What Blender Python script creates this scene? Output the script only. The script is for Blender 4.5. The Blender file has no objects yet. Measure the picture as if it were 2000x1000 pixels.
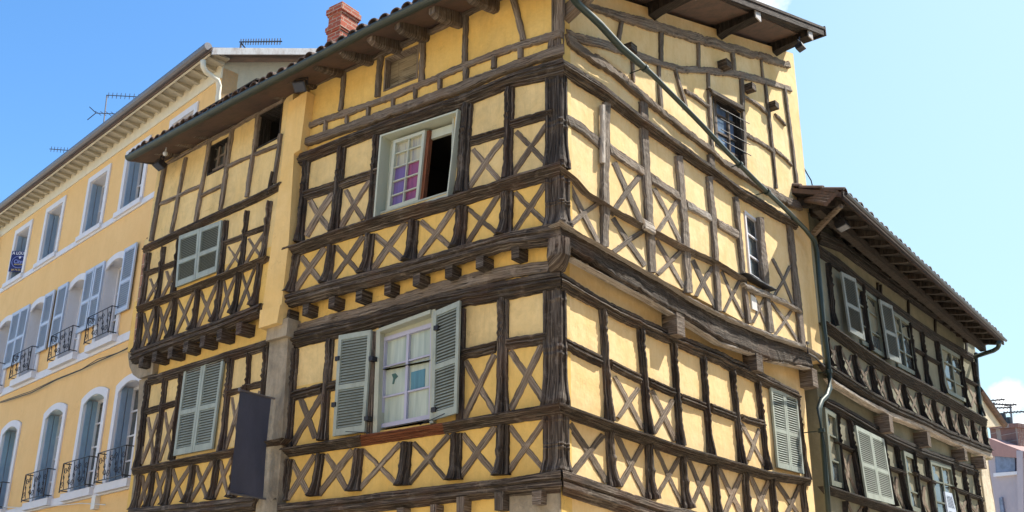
import bpy, bmesh, math, random
from math import radians, sin, cos, pi, tan
from mathutils import Vector, Matrix, noise
S = bpy.context.scene
COL = S.collection
rnd = random.Random(7)

# ------------------------------------------------------------------ camera
F_PX, PITCH, ROLL, CAMZ = 2070.23, radians(21.014), radians(0.524), 1.6
cam_fw = Vector((0, cos(PITCH), sin(PITCH)))
_rt = Vector((1, 0, 0)); _up = _rt.cross(cam_fw)
cam_r = _rt*cos(ROLL) + _up*sin(ROLL)
cam_u = -_rt*sin(ROLL) + _up*cos(ROLL)
CAM = Vector((0, 0, CAMZ))
cd = bpy.data.cameras.new('camera'); co = bpy.data.objects.new('camera', cd); COL.objects.link(co)
cd.sensor_width = 36; cd.lens = 36*F_PX/2000; cd.clip_end = 2000
co.matrix_world = Matrix(((cam_r.x, cam_u.x, -cam_fw.x, CAM.x), (cam_r.y, cam_u.y, -cam_fw.y, CAM.y),
                          (cam_r.z, cam_u.z, -cam_fw.z, CAM.z), (0, 0, 0, 1)))
S.camera = co

# ------------------------------------------------------------------ sky, sun, exposure
SUN_EL, SUN_AZ = radians(50), radians(19)            # azimuth measured from +X towards +Y
w = bpy.data.worlds.new('World'); S.world = w; w.use_nodes = True
nt = w.node_tree; nt.nodes.clear()
def N(t, kind, **kw):
    n = t.nodes.new(kind)
    for k, v in kw.items(): setattr(n, k, v)
    return n
sky = N(nt, 'ShaderNodeTexSky', sky_type='NISHITA', sun_disc=False)
sky.sun_elevation = SUN_EL; sky.sun_rotation = pi/2 - SUN_AZ
sky.air_density = 1.05; sky.dust_density = 1.0; sky.ozone_density = 1.7
bg = N(nt, 'ShaderNodeBackground'); bg.inputs[1].default_value = 0.11
out = N(nt, 'ShaderNodeOutputWorld')
hsv = N(nt, 'ShaderNodeHueSaturation'); hsv.inputs['Saturation'].default_value = 1.3
nt.links.new(sky.outputs[0], hsv.inputs['Color']); # a few small clouds, held to two patches of sky by direction
geo = N(nt, 'ShaderNodeTexCoord')
cn = N(nt, 'ShaderNodeTexNoise'); cn.inputs['Scale'].default_value = 16; cn.inputs['Detail'].default_value = 8; cn.inputs['Roughness'].default_value = .62
nt.links.new(geo.outputs['Generated'], cn.inputs['Vector'])
def MATH(op, a, b=None, clamp=False):
    m = N(nt, 'ShaderNodeMath', operation=op, use_clamp=clamp)
    for i, v in enumerate((a, b)):
        if v is None: continue
        if isinstance(v, (int, float)): m.inputs[i].default_value = v
        else: nt.links.new(v, m.inputs[i])
    return m.outputs[0]
def cloud_patch(d, r):
    dt = N(nt, 'ShaderNodeVectorMath', operation='DISTANCE'); nt.links.new(geo.outputs['Generated'], dt.inputs[0]); dt.inputs[1].default_value = d
    return MATH('SUBTRACT', 1, MATH('DIVIDE', dt.outputs['Value'], r), True)
def sdir(x, y): v = (cam_fw + cam_r*((x-1000)/F_PX) - cam_u*((y-500)/F_PX)).normalized(); return tuple(v)
pm_ = None
for (x, y, r) in ((1440, -20, .085), (1972, 772, .040), (2012, 835, .040)):
    c_ = cloud_patch(sdir(x, y), r); pm_ = c_ if pm_ is None else MATH('MAXIMUM', pm_, c_)
cl = MATH('MULTIPLY', MATH('SUBTRACT', MATH('ADD', MATH('MULTIPLY', pm_, .9), cn.outputs[0]), .95), 4.5, True)
cm = N(nt, 'ShaderNodeMix', data_type='RGBA'); nt.links.new(cl, cm.inputs[0]); 
dp_ = N(nt, 'ShaderNodeVectorMath', operation='DOT_PRODUCT'); nt.links.new(geo.outputs['Generated'], dp_.inputs[0]); dp_.inputs[1].default_value = (cos(SUN_AZ), sin(SUN_AZ), 0)
hz = N(nt, 'ShaderNodeMapRange', interpolation_type='SMOOTHSTEP'); hz.inputs[1].default_value = .05; hz.inputs[2].default_value = .72; hz.inputs[4].default_value = .78; nt.links.new(dp_.outputs['Value'], hz.inputs[0])
hm = N(nt, 'ShaderNodeMix', data_type='RGBA'); nt.links.new(hz.outputs[0], hm.inputs[0]); nt.links.new(hsv.outputs[0], hm.inputs[6]); hm.inputs[7].default_value = (2.35, 3.35, 3.65, 1)
nt.links.new(hm.outputs[2], cm.inputs[6]); cm.inputs[7].default_value = (4.6, 4.7, 4.8, 1)
nt.links.new(cm.outputs[2], bg.inputs[0]); nt.links.new(bg.outputs[0], out.inputs[0])
sd = bpy.data.lights.new('sun', 'SUN'); sd.energy = 3.3; sd.angle = radians(0.5); sd.color = (1, .93, .82)
so = bpy.data.objects.new('sun', sd); COL.objects.link(so)
sun_dir = Vector((cos(SUN_EL)*cos(SUN_AZ), cos(SUN_EL)*sin(SUN_AZ), sin(SUN_EL)))
so.rotation_euler = sun_dir.to_track_quat('Z', 'Y').to_euler(); so.location = (20, -10, 30)
S.view_settings.view_transform = 'Standard'; S.view_settings.look = 'None'
S.view_settings.exposure = 1.38; S.view_settings.gamma = 1
S.render.engine = 'CYCLES'

# ------------------------------------------------------------------ facade planes
def ray(x, y): return cam_fw + cam_r*((x-1000)/F_PX) - cam_u*((y-500)/F_PX)
class Plane:
    def __init__(s, o, ang):
        s.o = Vector((o[0], o[1], 0)); a = radians(ang); s.d = Vector((cos(a), sin(a), 0)); s.n = Vector((s.d.y, -s.d.x, 0))
        if (CAM - s.o).dot(s.n) < 0: s.n = -s.n
    def at(s, x, y, n=0):                     # (along, height) of a photo point on the plane at offset n
        d = ray(x, y); o = s.o + s.n*n; t = (o-CAM).dot(s.n)/d.dot(s.n); p = CAM + d*t
        return (p-s.o).dot(s.d), p.z
    def w(s, a, n, z): return s.o + s.d*a + s.n*n + Vector((0, 0, z))
_d = ray(1092, 786); _k = 12/math.hypot(_d.x, _d.y)
PM = Plane((_d.x*_k, _d.y*_k), 143.4)         # long shaded front
PR = Plane((_d.x*_k, _d.y*_k), 51.3)          # sunlit side
PL = Plane(PM.w(4.85, .1, 0), 137.4)          # left section of the same house
PY = Plane(PL.w(3.9, -1.0, 0), 133.7)         # yellow house
PG = Plane(PR.w(7.7, 0, 0), 52.4)             # green-grey house
def corner(nm, nr):                           # point nm in front of the front and nr in front of the side
    a, b = PM.n, PR.n; det = a.x*b.y - a.y*b.x
    r1 = PM.o.dot(a) + nm; r2 = PM.o.dot(b) + nr
    return Vector(((r1*b.y - r2*a.y)/det, (a.x*r2 - b.x*r1)/det, 0))

# ------------------------------------------------------------------ materials
def mat(name):
    m = bpy.data.materials.new(name); m.use_nodes = True; t = m.node_tree
    return m, t, t.nodes['Principled BSDF']
def ramp(t, fac, stops):
    r = N(t, 'ShaderNodeValToRGB'); e = r.color_ramp.elements
    while len(e) < len(stops): e.new(.5)
    for i, (p, c) in enumerate(stops): e[i].position = p; e[i].color = (*c, 1)
    t.links.new(fac, r.inputs[0]); return r.outputs[0]
def noi(t, vec, scale, detail=5, rough=.6, dist=0):
    n = N(t, 'ShaderNodeTexNoise'); n.inputs['Scale'].default_value = scale; n.inputs['Detail'].default_value = detail
    n.inputs['Roughness'].default_value = rough; n.inputs['Distortion'].default_value = dist
    if vec is not None: t.links.new(vec, n.inputs['Vector'])
    return n.outputs[0]
def mapping(t, vec, sc):
    m = N(t, 'ShaderNodeMapping'); m.inputs['Scale'].default_value = sc; t.links.new(vec, m.inputs[0]); return m.outputs[0]
def mixc(t, f, a, b, blend='MIX'):
    m = N(t, 'ShaderNodeMix', data_type='RGBA', blend_type=blend)
    if isinstance(f, (int, float)): m.inputs[0].default_value = f
    else: t.links.new(f, m.inputs[0])
    for k, v in ((6, a), (7, b)):
        if isinstance(v, tuple): m.inputs[k].default_value = (*v, 1)
        else: t.links.new(v, m.inputs[k])
    return m.outputs[2]
def bump(t, b, h, st, dist=.02, prev=None):
    n = N(t, 'ShaderNodeBump'); n.inputs['Strength'].default_value = st; n.inputs['Distance'].default_value = dist
    t.links.new(h, n.inputs['Height'])
    if prev is not None: t.links.new(prev, n.inputs['Normal'])
    t.links.new(n.outputs[0], b.inputs['Normal']); return n.outputs[0]
def wood(name, dark, midc, light, tint=(.16, .06, .03), tf=.25, rough=.85, bs=.9):
    m, t, b = mat(name)
    uv = N(t, 'ShaderNodeTexCoord').outputs['UV']
    obj = N(t, 'ShaderNodeTexCoord').outputs['Object']
    g = noi(t, mapping(t, uv, (1.5, 52, 1)), 1, 6, .68, .08)
    g2 = noi(t, mapping(t, uv, (9, 150, 1)), 1, 3, .6)
    c = ramp(t, g, [(.30, dark), (.48, midc), (.66, light)])
    c = mixc(t, mix_fac(t, g2, .25, .75, .55), c, dark)
    sp = noi(t, mapping(t, uv, (.9, 30, 1)), 1, 2, .5, .15)
    spm = N(t, 'ShaderNodeMapRange'); spm.inputs[1].default_value = .485; spm.inputs[2].default_value = .5; t.links.new(sp, spm.inputs[0])
    sp2 = N(t, 'ShaderNodeMapRange'); sp2.inputs[1].default_value = .515; sp2.inputs[2].default_value = .5; t.links.new(sp, sp2.inputs[0])
    spl = N(t, 'ShaderNodeMath', operation='MULTIPLY'); t.links.new(spm.outputs[0], spl.inputs[0]); t.links.new(sp2.outputs[0], spl.inputs[1])
    spk = N(t, 'ShaderNodeMath', operation='MULTIPLY'); spk.inputs[1].default_value = .85; t.links.new(spl.outputs[0], spk.inputs[0])
    c = mixc(t, spk.outputs[0], c, tuple(x*.35 for x in dark))
    patch = noi(t, obj, 1.7, 4, .6)
    c = mixc(t, mix_fac(t, patch, .5, .72, tf), c, tint)
    p2 = noi(t, obj, 5.5, 4, .7)
    c = mixc(t, mix_fac(t, p2, .56, .72, .45), c, light)
    oi = N(t, 'ShaderNodeObjectInfo').outputs['Random']
    hs = N(t, 'ShaderNodeHueSaturation'); mr = N(t, 'ShaderNodeMapRange'); mr.inputs[3].default_value = .72; mr.inputs[4].default_value = 1.3
    t.links.new(oi, mr.inputs[0]); t.links.new(mr.outputs[0], hs.inputs['Value']); t.links.new(c, hs.inputs['Color'])
    t.links.new(hs.outputs[0], b.inputs['Base Color'])
    b.inputs['Roughness'].default_value = rough; b.inputs['Specular IOR Level'].default_value = .3
    iv = N(t, 'ShaderNodeMath', operation='SUBTRACT'); iv.inputs[0].default_value = 1; t.links.new(spl.outputs[0], iv.inputs[1])
    p = bump(t, b, g, bs*.6, .02); p = bump(t, b, iv.outputs[0], .9, .02, p); bump(t, b, g2, bs*.6, .012, p)
    return m
def mix_fac(t, v, lo, hi, mx):
    mr = N(t, 'ShaderNodeMapRange'); mr.inputs[1].default_value = lo; mr.inputs[2].default_value = hi; mr.inputs[4].default_value = mx
    t.links.new(v, mr.inputs[0]); return mr.outputs[0]
def plaster(name, a, b_, stain, sf=.5, bs=.35, fine=60, big=1.1):
    m, t, b = mat(name)
    o = N(t, 'ShaderNodeTexCoord').outputs['Object']
    c = ramp(t, noi(t, o, big, 6, .62, .3), [(.33, a), (.66, b_)])
    s = noi(t, mapping(t, o, (1, 1, .6)), 2.4, 7, .72, .5)
    c = mixc(t, mix_fac(t, s, .44, .72, min(1, sf*1.15)), c, stain)
    s2 = noi(t, o, 11, 5, .7)
    c = mixc(t, mix_fac(t, s2, .45, .8, .28), c, stain)
    s3 = noi(t, mapping(t, o, (5, 5, .9)), 3, 4, .6)
    c = mixc(t, mix_fac(t, s3, .5, .75, .22), c, b_)
    st_ = noi(t, mapping(t, o, (9, 9, .55)), 2, 4, .65)
    c = mixc(t, mix_fac(t, st_, .52, .75,   .20*sf*2), c, tuple(x*.78 for x in stain))
    gr = noi(t, o, 28, 5, .75)
    c = mixc(t, mix_fac(t, gr, .5, .8, .22), c, tuple(x*.8 for x in a))
    vo = N(t, 'ShaderNodeTexVoronoi', feature='DISTANCE_TO_EDGE'); vo.inputs['Scale'].default_value = 1.15
    dd_ = N(t, 'ShaderNodeVectorMath', operation='ADD'); nn_ = N(t, 'ShaderNodeTexNoise'); nn_.inputs['Scale'].default_value = 3.5; nn_.inputs['Detail'].default_value = 6; t.links.new(o, nn_.inputs['Vector'])
    t.links.new(o, dd_.inputs[0]); t.links.new(nn_.outputs[1], dd_.inputs[1]); t.links.new(dd_.outputs[0], vo.inputs['Vector'])
    cr = N(t, 'ShaderNodeMapRange'); cr.inputs[1].default_value = .007; cr.inputs[2].default_value = .0; t.links.new(vo.outputs[0], cr.inputs[0])
    cm_ = N(t, 'ShaderNodeMath', operation='MULTIPLY'); t.links.new(cr.outputs[0], cm_.inputs[0]); t.links.new(mix_fac(t, noi(t, o, .9, 2, .5), .5, .62, .55*min(1, sf*1.6)), cm_.inputs[1])
    c = mixc(t, cm_.outputs[0], c, tuple(x*.45 for x in stain))
    t.links.new(c, b.inputs['Base Color']); b.inputs['Roughness'].default_value = .92; b.inputs['Specular IOR Level'].default_value = .2
    p = bump(t, b, noi(t, o, 7, 4, .6), bs, .03); bump(t, b, noi(t, o, fine, 3, .7), bs*.7, .006, p)
    return m
def paint(name, col, rough=.55, dirt_or_sheen=(.2, .19, .16), df=.35, bs=.15, metal=0):
    m, t, b = mat(name)
    o = N(t, 'ShaderNodeTexCoord').outputs['Object']
    c = mixc(t, mix_fac(t, noi(t, mapping(t, o, (1, 1, .5)), 5, 7, .75), .44, .72, df), col, dirt_or_sheen)
    c = mixc(t, mix_fac(t, noi(t, mapping(t, o, (18, 18, 3)), 2, 4, .6), .5, .8, df*.5), c, tuple(x*.7 for x in col))
    t.links.new(c, b.inputs['Base Color']); b.inputs['Roughness'].default_value = rough; b.inputs['Metallic'].default_value = metal
    bump(t, b, noi(t, o, 40, 4, .6), bs, .005)
    return m
def flat(name, col, rough=.5, metal=0, emit=None):
    m, t, b = mat(name); b.inputs['Base Color'].default_value = (*col, 1)
    b.inputs['Roughness'].default_value = rough; b.inputs['Metallic'].default_value = metal
    if emit: b.inputs['Emission Color'].default_value = (*col, 1); b.inputs['Emission Strength'].default_value = emit
    return m
def glass(name, col, rough=.06):
    m, t, b = mat(name)
    o = N(t, 'ShaderNodeTexCoord').outputs['Object']
    c = mixc(t, mix_fac(t, noi(t, o, 2.5, 4, .6), .4, .7, 1), col, tuple(x*.45 for x in col))
    t.links.new(c, b.inputs['Base Color']); b.inputs['Roughness'].default_value = rough; b.inputs['Specular IOR Level'].default_value = .6
    bump(t, b, noi(t, o, 2, 1, .5), .04, .01)
    return m
def curtain(name, stops, rough=.8):
    m, t, b = mat(name)
    o = N(t, 'ShaderNodeTexCoord').outputs['Object']
    c = ramp(t, noi(t, mapping(t, o, (7, 7, .5)), 2.2, 3, .5), stops)
    t.links.new(c, b.inputs['Base Color']); b.inputs['Roughness'].default_value = rough
    b.inputs['Coat Weight'].default_value = .35; b.inputs['Coat Roughness'].default_value = .05
    bump(t, b, noi(t, mapping(t, o, (9, 9, .4)), 3, 2, .5), .3, .03)
    return m
def bricks(name, c1, c2, mort, sc=1, bs=.6):
    m, t, b = mat(name)
    uv = N(t, 'ShaderNodeTexCoord').outputs['UV']
    br = N(t, 'ShaderNodeTexBrick'); br.inputs['Scale'].default_value = 1
    br.inputs['Brick Width'].default_value = .21*sc; br.inputs['Row Height'].default_value = .075*sc; br.inputs['Mortar Size'].default_value = .009*sc
    br.inputs['Color1'].default_value = (*c1, 1); br.inputs['Color2'].default_value = (*c2, 1); br.inputs['Mortar'].default_value = (*mort, 1)
    t.links.new(uv, br.inputs['Vector'])
    o = N(t, 'ShaderNodeTexCoord').outputs['Object']
    c = mixc(t, mix_fac(t, noi(t, o, 6, 5, .7), .5, .75, .45), br.outputs[0], tuple(x*.4 for x in c1))
    t.links.new(c, b.inputs['Base Color']); b.inputs['Roughness'].default_value = .9
    iv = N(t, 'ShaderNodeMath', operation='SUBTRACT'); iv.inputs[0].default_value = 1; t.links.new(br.outputs['Fac'], iv.inputs[1])
    p = bump(t, b, iv.outputs[0], bs, .015); bump(t, b, noi(t, o, 50, 3, .6), .4, .006, p)
    return m
M = {}
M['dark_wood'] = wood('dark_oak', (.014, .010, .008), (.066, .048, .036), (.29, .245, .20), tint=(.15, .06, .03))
M['mid_wood'] = wood('weathered_oak', (.05, .038, .03), (.15, .115, .088), (.34, .29, .24))
M['attic_wood'] = wood('grey_brown_timber', (.07, .055, .043), (.21, .165, .125), (.37, .31, .25), tint=(.22, .12, .07))
M['brace_wood'] = wood('brace_timber', (.08, .06, .045), (.23, .175, .125), (.40, .335, .26), tint=(.2, .11, .06))
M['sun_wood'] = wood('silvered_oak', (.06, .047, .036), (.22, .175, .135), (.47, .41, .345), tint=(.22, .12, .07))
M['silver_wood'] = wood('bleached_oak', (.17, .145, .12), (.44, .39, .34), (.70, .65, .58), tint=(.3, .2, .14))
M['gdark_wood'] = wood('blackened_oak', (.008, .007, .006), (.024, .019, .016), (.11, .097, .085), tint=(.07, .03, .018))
M['fascia_wood'] = wood('dark_fascia', (.014, .010, .009), (.05, .032, .026), (.11, .075, .06), tint=(.10, .04, .025))
M['red_wood'] = wood('red_painted_timber', (.06, .018, .008), (.20, .065, .03), (.30, .14, .07), tint=(.28, .10, .04))
M['plank'] = wood('old_eave_boards', (.012, .010, .009), (.045, .036, .030), (.10, .082, .066), tint=(.045, .025, .018))
M['plaster_yellow'] = plaster('yellow_ochre_render', (.74, .48, .135), (.81, .56, .19), (.50, .33, .11), .5)
M['plaster_cream'] = plaster('faded_cream_render', (.73, .53, .23), (.80, .61, .30), (.44, .34, .17), .6)
M['plaster_pale'] = plaster('pale_sand_render', (.81, .58, .27), (.88, .68, .39), (.66, .43, .17), .45)
M['plaster_pilaster'] = plaster('pilaster_render', (.78, .52, .19), (.84, .60, .27), (.64, .44, .18), .5)
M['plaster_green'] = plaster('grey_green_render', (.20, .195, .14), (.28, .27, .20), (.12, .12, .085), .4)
M['plaster_house'] = plaster('smooth_yellow_render', (.79, .50, .21), (.83, .55, .25), (.70, .44, .18), .35, bs=.12, big=.5)
M['gable'] = plaster('beige_gable_render', (.52, .46, .34), (.60, .53, .40), (.42, .37, .28), .5, bs=.6)
M['plaster_opposite'] = plaster('opposite_cream_render', (.82, .68, .46), (.86, .72, .50), (.76, .62, .40), .2, bs=.1, big=.3)
M['stone'] = plaster('pier_stone', (.30, .255, .19), (.42, .36, .27), (.16, .14, .11), .9, bs=1.0, fine=25)
M['rubble'] = plaster('rough_cast_stone', (.55, .48, .36), (.68, .60, .46), (.36, .28, .2), .6, bs=1.2, fine=18)
M['far_wall'] = plaster('pinkish_grey_render', (.40, .365, .40), (.45, .41, .45), (.35, .32, .36), .3, bs=.1)
M['white_trim'] = paint('white_trim', (.68, .68, .72), .7, (.5, .48, .46), .3)
M['cream_trim'] = paint('cream_trim', (.72, .66, .52), .6, (.4, .35, .28), .3)
M['soffit_trim'] = paint('soffit_trim', (.46, .42, .33), .8, (.3, .27, .22), .3)
M['louvre_gap_shade'] = flat('painted_gap_shade', (.085, .095, .08), .9)  # shade between the louvres, put into the colour of a backing sheet
M['gshutter'] = paint('shade_darkened_shutter', (.23, .255, .24), .6, (.12, .12, .1), .5)  # darker copy of the sage paint, eave shade put into the colour
M['gframe'] = paint('dull_green_frame', (.15, .165, .125), .6, (.08, .08, .06), .4)
M['blue_shutter'] = paint('pale_blue_shutter', (.46, .53, .65), .5, (.30, .36, .46), .25)
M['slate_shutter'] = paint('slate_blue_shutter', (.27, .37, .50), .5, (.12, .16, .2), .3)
M['green_shutter'] = paint('sage_shutter', (.34, .385, .34), .6, (.17, .18, .15), .6)
M['green_frame'] = paint('grey_green_frame', (.40, .42, .34), .6, (.22, .2, .15), .4)
M['light_frame'] = paint('pale_green_frame', (.47, .50, .41), .6, (.35, .33, .25), .35)
M['lilac_frame'] = paint('lilac_grey_frame', (.42, .42, .54), .45, (.3, .3, .36), .2)
M['grey_board'] = wood('grey_shutter_boards', (.14, .11, .07), (.29, .24, .16), (.38, .33, .24), tint=(.25, .2, .12), bs=.3)
M['gutter'] = paint('green_grey_gutter', (.055, .066, .055), .45, (.05, .06, .05), .3, metal=.35)
M['teal_pipe'] = paint('teal_downpipe', (.028, .045, .04), .45, (.04, .07, .07), .25, metal=.3)
M['zinc'] = paint('zinc', (.16, .155, .17), .45, (.1, .09, .09), .4, metal=.3)
M['white_board'] = paint('flaking_white_board', (.50, .50, .51), .8, (.20, .13, .10), .8)
M['tile'] = paint('old_clay_tile', (.13, .08, .06), .9, (.045, .045, .038), .85, .6)
M['iron'] = flat('black_iron', (.025, .025, .03), .5, .4)
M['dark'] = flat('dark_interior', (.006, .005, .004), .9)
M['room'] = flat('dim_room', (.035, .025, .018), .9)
M['pane'] = glass('window_glass', (.09, .10, .10))
M['pane_blue'] = glass('sky_reflecting_glass', (.16, .23, .36))
M['curtain_green'] = curtain('pale_net_curtain', [(.3, (.30, .37, .33)), (.7, (.50, .57, .50))])
M['curtain_cream'] = curtain('cream_curtain', [(.35, (.12, .13, .20)), (.55, (.44, .42, .30))])
M['curtain_blue'] = curtain('violet_curtain', [(.3, (.10, .07, .22)), (.7, (.17, .11, .30))])
M['curtain_pink'] = curtain('magenta_curtain', [(.3, (.15, .035, .11)), (.7, (.30, .075, .19))])
M['curtain_teal'] = curtain('teal_cloth', [(.3, (.05, .15, .21)), (.7, (.10, .26, .33))])
M['bird'] = flat('dark_green_sticker', (.04, .11, .10), .6)
M['banner'] = paint('charcoal_cloth', (.06, .065, .095), .75, (.09, .095, .14), .5)  # lighter blotches put the sheen of the folds into the colour
M['navy'] = flat('navy_board', (.012, .02, .13), .5)
M['sign_white'] = flat('white_lettering', (.8, .8, .85), .6)
M['sign_blue'] = flat('blue_lettering', (.25, .3, .7), .6)
M['sign_gold'] = flat('gold_lettering', (.6, .45, .15), .6)
M['neon'] = flat('green_neon', (.0, .9, .3), .4, 0, 1.6)
M['lamp_body'] = flat('black_lamp_housing', (.03, .03, .035), .4, .2)
M['lamp_glass'] = flat('lamp_glass', (.5, .52, .55), .2)
M['lens'] = flat('dark_lens', (.06, .065, .08), .15)
M['brick'] = bricks('red_brick', (.42, .095, .05), (.32, .075, .04), (.42, .30, .23))
M['brick_old'] = bricks('old_brick', (.36, .19, .12), (.28, .15, .10), (.4, .34, .26))
M['brick_far'] = bricks('far_brick', (.24, .13, .10), (.18, .10, .09), (.3, .25, .22), 1.6)
M['far_tile'] = paint('red_pantile', (.36, .21, .19), .8, (.22, .13, .12), .5)
M['far_glass'] = glass('far_window', (.17, .2, .30), .2)
M['vent'] = flat('vent_white', (.7, .68, .64), .6)

# ------------------------------------------------------------------ scene tree helpers
def tag(o, label=None, cat=None, group=None, kind=None):
    if label: o['label'] = label
    if cat: o['category'] = cat
    if group: o['group'] = group
    if kind: o['kind'] = kind
    return o
def empty(name, loc, label, cat, group=None):
    o = bpy.data.objects.new(name, None); COL.objects.link(o); o.location = loc; o.empty_display_size = .2
    return tag(o, label, cat, group)
def wloc(o):
    v = Vector((0, 0, 0))
    while o is not None: v += o.location; o = o.parent
    return v
class MB:
    def __init__(s): s.v = []; s.f = []; s.uv = []
    def face(s, idx, uv=None): s.f.append(tuple(idx)); s.uv.append(uv)
    def quad(s, a, b, c, d, uv=None):
        i = len(s.v); s.v += [a, b, c, d]; s.face((i, i+1, i+2, i+3), uv)
    def grid(s, rows, uvr=None, close=False):          # rows of points -> quads
        i0 = len(s.v); m = len(rows[0])
        for r in rows: s.v += r
        for i in range(len(rows)-1):
            for j in range(m if close else m-1):
                k = (j+1) % m
                a, b, c, d = i0+i*m+j, i0+i*m+k, i0+(i+1)*m+k, i0+(i+1)*m+j
                uv = None
                if uvr: uv = [uvr[i][j], uvr[i][j+1], uvr[i+1][j+1], uvr[i+1][j]]
                s.face((a, b, c, d), uv)
        return i0, m
    def box8(s, P, uvs=True):                           # 8 corners: 4 back then 4 front, same order
        for q in ((0, 1, 2, 3), (7, 6, 5, 4), (0, 4, 5, 1), (1, 5, 6, 2), (2, 6, 7, 3), (3, 7, 4, 0)):
            pts = [P[k] for k in q]; uv = None
            if uvs:
                L = (pts[1]-pts[0]).length; H = (pts[2]-pts[1]).length
                if abs((pts[1]-pts[0]).z) > abs((pts[2]-pts[1]).z): uv = [(0, 0), (L, 0), (L, H), (0, H)]
                else: uv = [(0, 0), (0, L), (H, L), (H, 0)] if H > L*1.5 and abs((pts[2]-pts[1]).z) > .5*H else [(0, 0), (L, 0), (L, H), (0, H)]
            s.quad(*pts, uv)
    def tube(s, pts, r, seg=8, caps=True):
        pts = [Vector(p) for p in pts]; rows = []
        up = Vector((0, 0, 1))
        for i, p in enumerate(pts):
            t = (pts[min(i+1, len(pts)-1)] - pts[max(i-1, 0)]).normalized()
            a = t.cross(up)
            if a.length < .05: a = t.cross(Vector((1, 0, 0)))
            a.normalize(); b = t.cross(a)
            rr = r[i] if isinstance(r, (list, tuple)) else r
            rows.append([p + a*cos(2*pi*k/seg)*rr + b*sin(2*pi*k/seg)*rr for k in range(seg)])
        i0, m = s.grid(rows, close=True)
        if caps:
            s.face(range(i0, i0+m)); s.face(range(i0+m*(len(rows)-1), i0+m*len(rows)))
    def build(s, name, m, parent=None, smooth=False, bevel=0):
        off = wloc(parent) if parent else Vector((0, 0, 0))
        me = bpy.data.meshes.new(name)
        me.from_pydata([tuple(Vector(v)-off) for v in s.v], [], s.f)
        ul = me.uv_layers.new(name='UVMap'); li = 0
        du = rnd.random()*40; dv = rnd.random()*40
        for p, uv in zip(me.polygons, s.uv):
            for k in range(len(p.vertices)):
                if uv: ul.data[p.loop_start+k].uv = (uv[k][0]+du, uv[k][1]+dv)
                else:
                    c = me.vertices[p.vertices[k]].co; ul.data[p.loop_start+k].uv = (c.z+du, c.x*.8+c.y*.6+dv)
        bm = bmesh.new(); bm.from_mesh(me)
        bmesh.ops.recalc_face_normals(bm, faces=bm.faces[:]); bm.to_mesh(me); bm.free()
        if smooth:
            for p in me.polygons: p.use_smooth = True
        me.materials.append(M[m] if isinstance(m, str) else m)
        o = bpy.data.objects.new(name, me); COL.objects.link(o)
        if parent: o.parent = parent
        return o

# cross-sections: (t across the member, depth as a share of its thickness)
FLAT = [(0, -.5), (0, .72), (.10, 1), (.5, 1.03), (.90, 1), (1, .72), (1, -.5)]
LEDGE = [(0, -.3), (0, .92), (.06, 1), (.26, .98), (.30, .80), (.46, .77), (.52, .58), (.64, .60), (.70, .44), (.82, .40), (.86, .24), (1, .2), (1, -.3)]
CORN = [(0, -.3), (0, .80), (.05, .90), (.30, .88), (.33, .70), (.42, .70), (.45, .96), (.56, 1.0), (.62, .82), (.66, .58), (.74, .66), (.82, .62), (.85, .40), (.97, .36), (1, .2), (1, -.3)]
JET = [(0, -.3), (0, .88), (.05, 1), (.34, .97), (.38, .74), (.46, .74), (.50, .86), (.72, .84), (.76, .55), (.84, .50), (.88, .3), (1, .25), (1, -.3)]
POST = [(0, -.5), (0, .42), (.06, .5), (.18, .5), (.22, .34), (.27, .36), (.30, .80), (.38, 1.0), (.52, 1.05), (.64, .98), (.70, .78), (.73, .36), (.78, .34), (.82, .5), (.94, .5), (1, .42), (1, -.5)]
RAILP = [(0, -.5), (0, .8), (.08, 1), (.24, .96), (.30, .62), (.44, .60), (.48, .9), (.62, .92), (.68, .56), (.86, .52), (.92, .3), (1, .25), (1, -.5)]

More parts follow.
